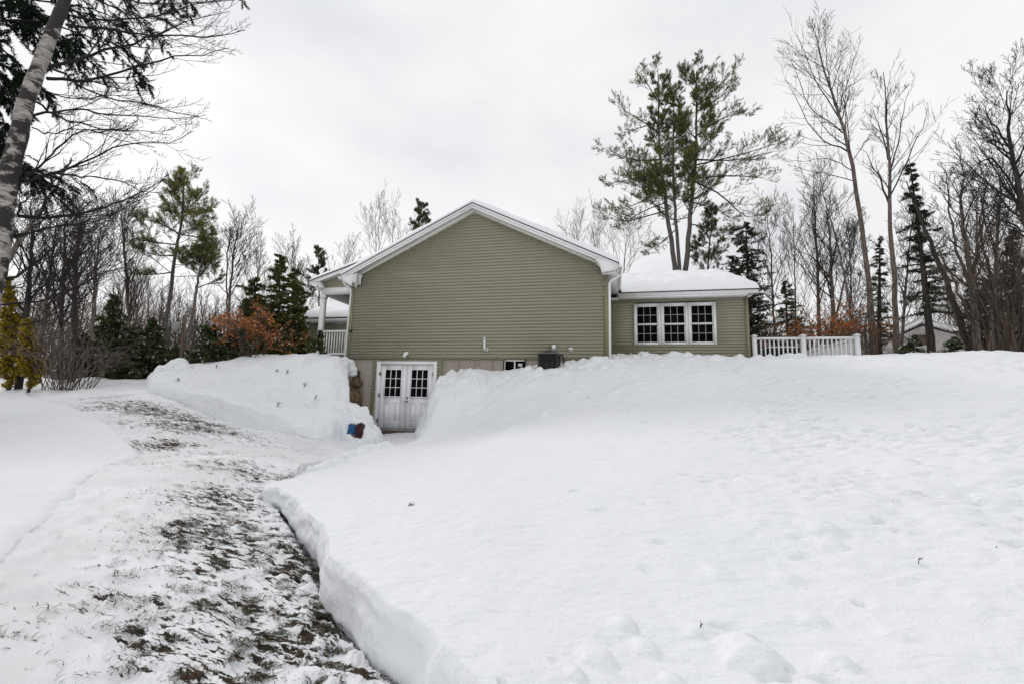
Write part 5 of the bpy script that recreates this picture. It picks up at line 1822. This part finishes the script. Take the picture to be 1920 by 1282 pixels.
    conifer("dense brown-green hemlock at the right edge of the woods", (1905, 665), (1900, 430), 27, 75, 39, 70, [(.045, .035, .022), (.030, .026, .018), (.06, .045, .03)], .05, .05, .02, .15, .9, width=.022)
    conifer("dim hemlock low behind the mottled maple", (1850, 662), (1846, 520), 30, 58, 141, 50, [(.05, .042, .028), (.035, .032, .02)], .05, .08, .03, .15, .9, width=.024, clump=2)
    conifer("dusky spruce just right of the neighbour house", (1838, 662), (1822, 500), 30, 46, 142, 46, SPRUCE, .1, .10, .05, .15, .8, width=.026)
    bare_tree("bare tree with upswept limbs right of the mottled maple", [(1858, 660), (1866, 520), (1872, 400), (1880, 300)], 26, .17, 28, .34, .6, .2, .06, 143, twig='twig_black', n2=8, n3=6)
    bare_tree("thicket-like bare tree crowding the right edge", [(1900, 665), (1905, 560), (1915, 440)], 22, .14, 34, .4, .7, .1, .06, 144, twig='twig_black', n2=8, n3=6)
    bare_tree("bare tree framing the left side of the tall dark spruce", [(1690, 660), (1700, 520), (1712, 400)], 29, .13, 26, .34, .6, .2, .07, 145, n2=8, n3=6)
    bare_tree("bare tree standing right behind the deck railing corner", [(1590, 655), (1596, 540), (1590, 430)], 33, .13, 30, .36, .6, .2, .07, 146, n2=8, n3=6)
    conifer("low evergreen seedling in front of the neighbour house", (1712, 668), (1716, 628), 19, 34, 40, 24, HEML, .05, .05, .1, .08, .8)
    conifer("snow-dusted low evergreen right of the neighbour house", (1790, 668), (1788, 632), 20, 36, 41, 24, HEML, .05, .05, .1, .08, .8)
    leaf_shrub("rust-leaved beech sapling behind the deck railing", (1545, 640), 23, 2.4, 3.2, 42, RUST, 26, 3000, .10)
    leaf_shrub("smaller rust-leaved beech sapling behind the left half of the deck railing", (1445, 645), 24, 1.9, 2.8, 43, RUST, 14, 800, .09)
    leaf_shrub("bare brown brush at the end of the wing wall", (1425, 650), 22, 1.6, 3.0, 44, RUST, 26, 0)
    leaf_shrub("bare brown brush right of the deck railing", (1632, 665), 21, 1.0, 2.0, 45, RUST, 16, 80)
    leaf_shrub("tangled brown thicket beside the leaning trunks", (1862, 665), 21, 1.5, 3.4, 46, RUST, 30, 0)
    leaf_shrub("thicket of reddish stems at the right edge of the picture", (1912, 668), 19, 2.2, 4.6, 47, RUST, 40, 0)


def trees_mid():
    bare_tree("pale bare tree peeking above the left roof slope", [(708, 560), (706, 490), (703, 400)], 42, .16, 15, .36, .5, .4, .09, 51, twig='bark', n2=5, n3=4)
    bare_tree("second bare crown just right of the pale one above the roof", [(738, 560), (737, 490), (736, 412)], 44, .13, 12, .34, .5, .4, .09, 52, twig='bark', n2=5, n3=4)
    pine("pine top showing above the main roof left of the peak", [([(793, 640), (792, 480), (790, 385)], 1, .55, 26, 2.2)], 44, .2, 2.2, seed=53, cols=PINE_DARK, tuft=1.3)
    pine("small round pine top above the porch roof", [([(598, 660), (598, 560), (597, 468)], 1, .5, 26, 1.3)], 38, .15, 1.3, seed=54, cols=PINE_DARK, tuft=1.2)
    bare_tree("faint bare tree behind the right roof slope nearest the peak", [(1075, 600), (1080, 500), (1082, 425)], 46, .12, 14, .42, .5, .3, .09, 55, twig='bark', n2=5, n3=4)
    bare_tree("faint bare tree with long leaning limbs above the wing roof", [(1165, 600), (1170, 500), (1175, 440)], 40, .14, 14, .46, .6, .3, .05, 56, twig='bark', n2=5, n3=4, limbs=[([(1175, 500), (1195, 470), (1225, 440)], .05), ([(1168, 520), (1150, 460), (1130, 430)], .05)])
    bare_tree("faint bare tree midway along the right roof slope", [(1125, 600), (1122, 500), (1120, 435)], 48, .12, 13, .42, .5, .3, .09, 57, twig='bark', n2=5, n3=4)
    bare_tree("twiggy bare tree rising over the porch roof", [(640, 620), (645, 540), (650, 478)], 40, .12, 15, .42, .5, .3, .08, 58, twig='bark', n2=5, n3=4)


def trees_left():
    pine("leaning white pine with layered golden-green boughs on the left", [([(312, 615), (325, 500), (340, 420), (346, 340)], 1, .30, 34, 2.8)], 27, .17, 2.6, seed=61,
         limbs=[([(338, 440), (300, 420), (252, 408)], .045), ([(335, 460), (295, 455), (255, 450)], .045), ([(332, 480), (290, 478), (250, 462)], .04), ([(328, 510), (290, 515), (255, 515)], .04), ([(338, 440), (370, 445), (402, 450)], .04), ([(334, 470), (370, 470), (400, 468)], .04), ([(342, 400), (375, 390), (400, 405)], .04)],
         cols=[(.21, .215, .05), (.16, .18, .05), (.26, .24, .055), (.12, .14, .045)], tuft=1.1, bark='bark_pine', thr=-.22, kn=6, profile=lambda t: np.clip((1.03 - t) / .72, .08, 1) ** .75)
    pine("grey forked pine with a small green top beside the leaning pine", [([(355, 640), (366, 560), (374, 510), (388, 440)], 1, .62, 16, 1.3)], 25, .13, 1.3, seed=62, limbs=[([(372, 520), (390, 500), (402, 480)], .03), ([(370, 540), (395, 530), (420, 515)], .03)], tuft=1.0)
    bare_tree("bare double-stemmed maple left of the porch", [(428, 650), (430, 560), (438, 480), (450, 415)], 27, .15, 22, .34, .6, .35, .07, 63, stems=[([(432, 640), (425, 560), (428, 470), (436, 440)], .09)], limbs=[([(440, 500), (465, 460), (486, 425)], .05)], twig='twig')
    bare_tree("dark straight bare tree in the left woods", [(140, 640), (140, 560), (144, 480), (150, 395)], 21, .17, 30, .42, .6, .3, .07, 64, bark='bark_dark', limbs=[([(138, 560), (110, 520), (85, 495)], .06), ([(138, 540), (115, 470), (100, 420)], .05)])
    bare_tree("pale grey bare tree left of the dark straight one", [(70, 650), (85, 570), (95, 500), (104, 430)], 24, .15, 28, .42, .6, .25, .08, 65, bark='bark')
    bare_tree("bare tree right of the dark straight one", [(175, 620), (178, 550), (183, 480), (190, 420)], 26, .13, 28, .42, .6, .3, .08, 66)
    bare_tree("dark bare tree close behind the golden arborvitae", [(40, 690), (52, 560), (60, 460), (58, 380)], 20, .16, 30, .42, .6, .25, .06, 147, bark='bark_dark', twig='twig_black', n2=8, n3=6)
    bare_tree("dense bare tree between the dark hemlock and the leaning pine", [(245, 660), (240, 560), (232, 470), (228, 400)], 27, .15, 32, .40, .6, .2, .07, 148, n2=8, n3=6)
    bare_tree("many-twigged bare tree above the bare stem clump", [(112, 680), (116, 560), (122, 470), (118, 390)], 23, .14, 32, .42, .6, .2, .06, 149, bark='bark_dark', twig='twig_black', n2=8, n3=6)
    bare_tree("leaning dead grey trunk crossing behind the birch", [(-60, 640), (-20, 550), (16, 484), (70, 408), (112, 340), (135, 300)], 15, .13, 4, .1, .6, .7, .02, 67, n2=3, n3=3)
    bare_tree("slim bare tree behind the orange shrub", [(470, 650), (478, 560), (490, 470)], 33, .10, 26, .36, .55, .25, .08, 68, twig='twig_red')
    bare_tree("slim bare tree nearest the porch roof", [(560, 640), (556, 560), (548, 470)], 35, .11, 30, .38, .55, .25, .08, 69, twig='twig_red')
    conifer("dark shaded hemlock behind the snowy driveway crest", (210, 712), (212, 552), 22, 60, 71, 75, HEML, .04, .10, .07, .13, 1.1, width=.03, clump=3)
    conifer("green hemlock bush right of the dark shaded hemlock", (286, 708), (288, 596), 21.5, 54, 72, 60, HEML[1:] + [(.05, .07, .02)], .04, .08, .05, .11, 1.1, width=.026, clump=3)
    conifer("low hemlock left of the dark shaded hemlock", (160, 712), (158, 625), 23, 46, 73, 50, HEML, .04, .10, .05, .11, 1.0, width=.028, clump=3)
    conifer("golden arborvitae at the left edge", (18, 715), (18, 520), 20, 34, 74, 80, GOLD, .03, -.10, .02, .10, 1.1, elev=.9, power=.6, width=.026)
    conifer("shorter golden arborvitae beside the tall golden one", (56, 715), (50, 600), 19.5, 34, 75, 60, GOLD, .03, -.10, .03, .10, 1.0, elev=.9, power=.5, width=.026)
    conifer("tall dense cedar left of the porch", (522, 690), (524, 478), 22, 50, 76, 100, CEDAR, .04, .03, .03, .12, 1.3, width=.03, power=.55, clump=3)
    conifer("looser spruce left of the tall dense cedar", (478, 690), (478, 520), 23, 60, 77, 80, HEML + CEDAR, .05, .09, .04, .13, 1.2, width=.028, power=.6, clump=1)
    conifer("dark spruce tight against the porch behind the cedar", (552, 690), (553, 500), 26, 38, 78, 80, HEML + CEDAR[1:2], .05, .08, .04, .13, 1.2, width=.028, power=.6, clump=1)
    conifer("low dark yew left of the orange-leaved shrub", (396, 690), (398, 612), 18.5, 44, 79, 50, HEML, .04, .06, .07, .09, 1.1, width=.024, power=.5, elev=1.1, clump=3)
    conifer("dark snow-dusted yew under the orange-leaved shrub", (440, 690), (440, 628), 17.5, 44, 80, 44, HEML, .04, .06, .10, .09, 1.1, width=.024, power=.5, elev=1.1, clump=3)
    leaf_shrub("wide beech shrub holding orange winter leaves above the snow bank", (466, 675), 16.3, 1.75, 1.55, 81, RUST, 24, 2800, .075, n2=9, n3=5, snow=.05)
    leaf_shrub("clump of bare upright stems left of the hemlocks", (128, 712), 19, 1.7, 2.1, 82, RUST, 60, 0, n2=4, n3=2, twig='bark')
    conifer("small green shrub beside the porch post", (600, 662), (600, 622), 15.0, 11, 83, 30, HEML, .02, 0, .05, .07, 1.0, elev=.8, power=.4)
    conifer("small yellow-green shrub left of the porch post shrub", (583, 662), (583, 634), 15.2, 13, 84, 26, CEDAR, .02, 0, .06, .07, 1.0, elev=.8, power=.4)
    # poles
    for lab, pix, r_, mt, nm in (("short reddish wooden post with a small grey box in the left woods", [(340, 668), (345, 592)], .045, 'wood', "utility_post"), ("pale leaning pole right of the reddish post", [(341, 662), (352, 574)], .03, 'greywood', "wooden_pole")):
        C = stemline(pix, 19 if nm == "utility_post" else 20, 6, True)
        root = thing(nm, lab, "post", tuple(C[0]))
        MB().tubes(C, np.full(len(C), r_), 8, True).build("shaft", MT[mt], root, smooth=True)
        if nm == "utility_post":
            q = at(331, 613, d=18.9)
            MB().box(q[0] - .10, q[0] + .10, q[1] - .08, q[1] + .08, q[2] - .16, q[2] + .16).build("meter_box", MT['metal_grey'], root)


def birch():
    d = 10.0
    g = np.random.default_rng(90)
    pix = [(-70, 745), (-44, 640), (-22, 560), (-3, 480), (8, 393), (17, 326), (34, 262), (45, 206), (64, 150), (88, 86), (104, 45), (122, 0), (140, -60), (165, -160), (190, -300)]
    C = catmull(np.array([at(x, y, d=d) for x, y in pix]), 60)
    gz_ = base_z(C[0, 0], C[0, 1])
    C = np.vstack([[C[0, 0] - .05, C[0, 1], gz_ - .15], C])
    root = thing("birch_tree", "white-barked birch leaning in at the left edge with long bare drooping limbs", "tree", tuple(C[0]))
    rad = np.interp(np.linspace(0, 1, len(C)), [0, .25, .5, .75, 1], [.15, .12, .102, .08, .045])
    rad = rad * (1 + .05 * np.sin(np.arange(len(C)) * 1.7))
    MB().tubes(C, rad, 16).build("trunk", MT['birch'], root, smooth=True)
    k = 480 / 1282
    L4 = lambda pts: [(x * k, y * k) for x, y in pts]
    L5 = lambda pts: [(x * 320 / 977, 320 + y * 420 / 1282) for x, y in pts]
    limbs = [
        (L4([(250, 335), (380, 305), (500, 260), (640, 225), (760, 190), (860, 140), (940, 110), (1150, 60)]), .042, 0),
        (L4([(235, 395), (330, 402), (450, 402), (650, 352), (850, 285), (1000, 280), (1150, 245)]), .045, .4),
        (L4([(370, 85), (460, 98), (560, 105), (750, 90), (900, 45), (1050, 8), (1180, 0)]), .032, .2),
        (L4([(330, 125), (450, 135), (600, 150), (800, 180), (950, 180), (1080, 185), (1230, 150)]), .036, -.6),
        (L4([(165, 580), (280, 562), (400, 545), (520, 575), (700, 580), (850, 595), (1030, 580)]), .032, .6),
        (L4([(250, 340), (330, 380), (400, 430), (560, 495), (700, 520), (850, 560), (1000, 585)]), .030, -.4),
        (L4([(170, 505), (250, 565), (360, 605), (480, 640), (600, 655), (720, 662), (850, 680)]), .028, .3),
        (L4([(112, 908), (200, 880), (300, 862), (450, 800), (600, 730), (720, 715), (850, 715), (965, 660)]), .038, .5),
        (L4([(112, 905), (180, 850), (240, 790), (300, 735), (400, 662), (520, 650), (640, 665)]), .030, -.3),
        (L4([(88, 1080), (180, 1092), (300, 1090), (450, 1060), (600, 1010), (720, 960), (850, 875)]), .036, .2),
        (L4([(270, 870), (380, 880), (500, 890), (620, 920), (720, 960), (830, 975)]), .022, .3),
        (L4([(70, 1180), (160, 1165), (260, 1140), (400, 1120), (550, 1075), (700, 1015)]), .028, -.5),
        (L4([(88, 1075), (110, 1030), (150, 985), (230, 935), (300, 890), (420, 840)]), .024, .8),
        (L5([(38, 625), (120, 590), (190, 540), (280, 460), (370, 390), (480, 330)]), .034, -.3),
        (L5([(15, 770), (120, 755), (250, 738), (400, 690), (540, 615), (640, 560), (760, 500)]), .030, .4),
        (L5([(20, 660), (120, 668), (230, 655), (340, 625), (460, 560)]), .022, 1.0),
        (L5([(70, 385), (180, 350), (330, 318), (480, 300), (650, 255), (820, 150)]), .026, .9),
        (L5([(110, 265), (260, 272), (420, 262), (560, 220), (700, 170), (860, 125), (960, 20)]), .030, 0.5),
        (L4([(200, 450), (300, 480), (420, 500), (520, 480), (660, 500), (800, 545)]), .020, .9),
        (L4([(160, 640), (220, 665), (300, 660), (380, 640), (480, 660), (600, 700), (760, 740)]), .018, .7),
        (L5([(20, 900), (140, 880), (260, 840), (380, 780), (470, 700)]), .018, .6),
        (L4([(430, -60), (600, -10), (780, 20), (960, 15), (1150, 5)]), .024, .3),
    ]
    SB, SQ = [], []
    br = MB()
    for pts, r_, dd in limbs:
        P = np.array([at(x, y, d=d + dd * (i / (len(pts) - 1)) * 1.6) for i, (x, y) in enumerate(pts)])
        P = catmull(P, 14)
        P[1:] += g.normal(0, .012, (13, 3))
        SB.append(P); SQ.append(taper(14, r_ * .62, .005, 1.0))
    SB = np.array(SB); SQ = np.array(SQ)
    br.tubes(SB, SQ, 6)
    b2, q2 = spawn(g, SB, SQ, 12, 9, .40, .45, .12, .97, .01, .05, .55, .3, .45, .7, .0042, curl=.20, drop=.12)
    br.tubes(b2, q2, 4)
    b3, q3 = spawn(g, b2, q2, 6, 6, .36, .6, .2, 1.0, .02, .07, .6, .5, .4, 1, .0034, curl=.18)
    br.tubes(b3, q3, 3)
    b4, q4 = spawn(g, b3, q3, 4, 3, .22, .8, .2, 1.0, .03, .1, .7, .8, .3, 1, .0028)
    br.tubes(b4, q4, 3)
    br.build("crown", MT['twig_black'], root, smooth=True)


def hemlock_near():
    d = 12.0
    g = np.random.default_rng(95)
    pix = [(-75, 760), (-70, 500), (-60, 200), (-50, -100), (-40, -420)]
    C = catmull(np.array([at(x, y, d=d) for x, y in pix]), 24)
    C = np.vstack([[C[0, 0], C[0, 1], base_z(C[0, 0], C[0, 1]) - .15], C])
    root = thing("hemlock_tree", "dark hemlock behind the birch with needled sprays hanging into the top left corner", "tree", tuple(C[0]))
    MB().tubes(C, taper(len(C), .22, .06), 9).build("trunk", MT['bark_dark'], root, smooth=True)
    limbs = []
    for (y0, pts) in [(-60, [(-50, -60), (60, -40), (160, -10), (250, 30), (330, 40)]), (-90, [(-50, -90), (80, -70), (200, -50), (280, -40), (340, -10)]), (20, [(-52, 20), (20, 40), (90, 70), (150, 100)]), (0, [(-52, 0), (20, 10), (70, 40), (110, 90)]),
                      (60, [(-54, 60), (0, 90), (40, 130), (70, 175)]), (90, [(-56, 90), (-10, 130), (20, 190)]), (140, [(-58, 140), (-10, 190), (15, 250)]), (40, [(-52, 40), (60, 40), (140, 60), (220, 95), (262, 135)]), (-20, [(-52, -20), (60, 0), (180, 20), (280, 70)]),
                      (-120, [(-50, -120), (60, -110), (180, -90), (300, -70), (420, -30)]), (180, [(-60, 180), (-20, 240), (10, 300)]), (230, [(-60, 230), (0, 280), (35, 310), (70, 335)]), (250, [(-60, 250), (0, 310), (50, 320), (95, 345)]), (-30, [(-50, -30), (20, -10), (50, 20)])]:
        P = catmull(np.array([at(x, y, d=d + .6 * math.sin(x * .05 + y0)) for x, y in pts]), 12)
        limbs.append(P)
    B1 = np.array(limbs); Q1 = np.tile(taper(12, .022, .006)[None], (len(B1), 1))
    br = MB().tubes(B1, Q1, 5)
    b2, q2 = spawn(g, B1, Q1, 14, 8, .34, .75, .12, 1.0, -.02, .06, .5, .3, .35, .5, .004, drop=.30)
    br.tubes(b2, q2, 4)
    b3, q3 = spawn(g, b2, q2, 7, 5, .38, .7, .15, 1.0, 0, .06, .6, .5, .35, .6, .003, drop=.22)
    br.tubes(b3, q3, 3)
    br.build("branches", MT['twig_black'], root, smooth=True)
    t = np.linspace(.1, 1, 9)
    p, ax = points_on(b3, np.broadcast_to(t, (len(b3), 9)))
    p2, ax2 = points_on(b2, np.broadcast_to(np.linspace(.3, 1, 10), (len(b2), 10)))
    p = np.vstack([p, p2]); ax = np.vstack([ax, ax2])
    fo = MB()
    needle_tufts(g, fo, p, ax, 8, .060, .0075, [(.012, .022, .012), (.02, .034, .016), (.010, .016, .010)], .01, .6, .1)
    fo.build("foliage", MT['needle'], root, color=True)


def far_woods():
    g = np.random.default_rng(99)
    mb = MB()
    n = 620
    az = np.concatenate([g.uniform(-1.12, -.42, 340), g.uniform(.02, .72, 240), g.uniform(-.42, .05, 40)])
    dd = g.uniform(34, 85, n)
    a0 = math.atan2(n0[0] - CAM[0], n0[1] - CAM[1]); a1 = math.atan2(n1[0] - CAM[0], n1[1] - CAM[1])
    dd = np.where((az > a0 - .02) & (az < a1 + .02), np.maximum(dd, 56), dd)
    x = CAM[0] + dd * np.sin(az); y = CAM[1] + dd * np.cos(az)
    z = D_h(x, y)
    H = g.uniform(6.5, 11.5, n) * np.where(az > 0, .92, .90) * np.clip(dd / 50, .75, 1.3)
    K = 8
    C = np.zeros((n, K, 3))
    lean = g.normal(0, .09, (n, 2))
    for k in range(K):
        t = k / (K - 1)
        C[:, k, 0] = x + lean[:, 0] * H * t + g.normal(0, .06, n); C[:, k, 1] = y + lean[:, 1] * H * t; C[:, k, 2] = z - .3 + H * t
    Q = (g.uniform(.03, .085, n)[:, None]) * np.linspace(1, .18, K)[None]
    mb.tubes(C, Q, 5)
    b1, q1 = spawn(g, C, Q, 14, 6, .30, .65, .25, .98, .07, .08, .5, .3, .5, 1, .014)
    mb.tubes(b1, q1, 3)
    b2, q2 = spawn(g, b1, q1, 6, 4, .5, .6, .2, 1, .06, .1, .6, .5, .4, 1, .012)
    mb.tubes(b2, q2, 3)
    # undergrowth stems
    m = 3600
    az = np.concatenate([g.uniform(-1.15, -.35, m // 2), g.uniform(.08, .75, m // 2)])
    dd = g.uniform(27, 60, m)
    dd = np.where((az > a0 - .01) & (az < a1 + .01), np.maximum(dd, 56), dd)
    x = CAM[0] + dd * np.sin(az); y = CAM[1] + dd * np.cos(az); z = D_h(x, y)
    P = np.zeros((m, 5, 3)); h = g.uniform(1.5, 5.0, m); ln = g.normal(0, .3, (m, 2))
    for k in range(5):
        t = k / 4
        P[:, k] = np.stack([x + ln[:, 0] * h * t * t, y + ln[:, 1] * h * t * t, z - .2 + h * t], 1)
    Qm = np.full((m, 5), .02) * np.linspace(1.2, .5, 5)
    mb.tubes(P, Qm, 3)
    b3, q3 = spawn(g, P, Qm, 5, 4, .4, .6, .2, 1, .05, .1, .7, .6, .4, 1, .012)
    mb.tubes(b3, q3, 3)
    o = mb.build("distant_woods", MT['woods'], smooth=True)
    tag(o, "brown leafless woods filling the distance behind the house and yard", kind='stuff')


def twigs():
    # dead stems sticking out of the snow bank
    g = np.random.default_rng(7)
    spots = [(405, 690, "single dark stem poking from the bank near its left crest"), (518, 698, "dark forked stem in the middle of the snow bank"), (537, 700, "bent dark twig lying right of the forked stem"), (590, 748, "reddish seed stalk standing low in the snow bank"),
             (520, 762, "short black stem above the cut ledge of the bank"), (333, 715, "twig cluster at the left end of the snow bank"), (570, 725, "tiny stem in the hollow of the snow bank")]
    k = 0
    for (px, py, lab) in spots:
        hit = None
        for d_ in np.arange(10, 19, .05):
            w = at(px, py, d=d_)
            if w[2] < bank_height(np.array([w[0]]), np.array([w[1]]))[0]:
                hit = w; break
        if hit is None: continue
        P = np.array([[hit, hit + [0.012, 0, .045], hit + [.035, -.02, .085], hit + [.08, -.03, .09]]])
        Q = np.array([[.009, .008, .007, .005]])
        mb = MB().tubes(P, Q, 5)
        b, q = spawn(g, P, Q, 6, 4, .6, .8, .1, 1, -.05, .15, .8, .7, .2, 1, .005)
        mb.tubes(b, q, 4)
        o = mb.build("dead_stem", MT['maroon'] if 'reddish' in lab else MT['twig_black'], loc=tuple(hit))
        tag(o, lab, "twig", "dead stems in the snow bank")


def debris():
    g = np.random.default_rng(17)
    for (px, py, lab) in [(1437, 1020, "small forked twig lying on the smooth right lawn snow"), (1858, 1030, "dark leaf scrap near the right edge of the snow"), (766, 947, "dark clump of bark left of centre on the snow"), (1312, 1180, "short stem poking from the snow beside the foreground mound"), (1722, 1055, "thin pale stalk standing in the right lawn snow"), (1100, 745, "tiny dark twig on the upper slope below the wing")]:
        hit = None
        for d_ in np.arange(2, 16, .02):
            w = at(px, py, d=d_)
            if w[2] < lawn_height(np.array([w[0]]), np.array([w[1]]))[0] + .004:
                hit = w; break
        if hit is None: continue
        sc = .40 + .045 * np.hypot(*(hit - CAM)[:2])
        P = np.array([[hit, hit + np.array([.02, .005, .012]) * sc, hit + np.array([.045, .0, .016]) * sc, hit + np.array([.065, .012, .012]) * sc]])
        Q = np.array([[.003, .0032, .0028, .002]]) * sc
        if 'stem' in lab or 'stalk' in lab:
            P[0] = hit + np.array([[0, 0, -.01], [.003, 0, .02], [.008, 0, .04], [.02, 0, .055]]) * sc
        if 'clump' in lab or 'scrap' in lab: Q = Q * 2.4
        mb = MB().tubes(P, Q, 5, True)
        b, q = spawn(g, P, Q, 3, 4, .6, .8, .2, 1, .02, .15, .8, .7, .2, 1, .0015)
        mb.tubes(b, q, 4)
        tag(mb.build("twig", MT['twig_black'], loc=tuple(hit)), lab, "twig", "debris on the lawn snow")


debris()
birch()
hemlock_near()
trees_left()
trees_mid()
trees_right()
far_woods()
twigs()

# ------------------------------------------------------------------ light
w = bpy.data.worlds.new("World")
S.world = w
w.use_nodes = True
nt = w.node_tree
bg = nt.nodes["Background"]
sky = nt.nodes.new("ShaderNodeTexSky")
sky.sky_type = 'NISHITA'
sky.sun_disc = False
SUN_EL, SUN_AZ = 30, -57      # azimuth from +Y towards +X
sky.sun_elevation = R(SUN_EL)
sky.sun_rotation = R(SUN_AZ)
hs_ = nt.nodes.new("ShaderNodeHueSaturation"); hs_.inputs["Saturation"].default_value = 0.12
nt.links.new(sky.outputs[0], hs_.inputs["Color"])
tc = nt.nodes.new("ShaderNodeTexCoord")
mp = nt.nodes.new("ShaderNodeMapping"); mp.inputs["Scale"].default_value = (1.0, 1.0, 2.2); mp.inputs["Location"].default_value = (3.1, 1.7, 0.4)
nt.links.new(tc.outputs["Generated"], mp.inputs["Vector"])
cn = nt.nodes.new("ShaderNodeTexNoise"); cn.inputs["Scale"].default_value = 1.7; cn.inputs["Detail"].default_value = 5; cn.inputs["Roughness"].default_value = .5
nt.links.new(mp.outputs[0], cn.inputs["Vector"])
cr = ramp(nt, cn.outputs["Fac"], [(0.32, (6.6, 6.72, 7.05)), (0.5, (7.95, 8.02, 8.16)), (0.64, (8.75, 8.77, 8.85))])
mx = nt.nodes.new("ShaderNodeMixRGB"); mx.inputs["Fac"].default_value = 0.93
nt.links.new(hs_.outputs[0], mx.inputs["Color1"]); nt.links.new(cr.outputs["Color"], mx.inputs["Color2"])
nt.links.new(mx.outputs[0], bg.inputs["Color"])
bg.inputs["Strength"].default_value = 0.1

sl = bpy.data.lights.new("sun", 'SUN')
sl.energy = 1.1
sl.angle = R(11)
sl.color = (1.0, 0.97, 0.92)
so = bpy.data.objects.new("sun", sl)
COL.objects.link(so)
dvec = Vector((math.sin(R(SUN_AZ)) * math.cos(R(SUN_EL)), math.cos(R(SUN_AZ)) * math.cos(R(SUN_EL)), math.sin(R(SUN_EL))))
so.rotation_euler = dvec.to_track_quat('Z', 'Y').to_euler()
so.location = (0, 0, 30)

S.render.engine = 'CYCLES'
S.cycles.use_denoising = True
S.cycles.denoising_prefilter = 'ACCURATE'
S.cycles.denoising_input_passes = 'RGB_ALBEDO_NORMAL'
S.cycles.max_bounces = 9
S.cycles.diffuse_bounces = 8
S.view_settings.view_transform = 'Standard'
S.view_settings.look = 'None'
S.view_settings.exposure = 0.19
S.view_settings.gamma = 1
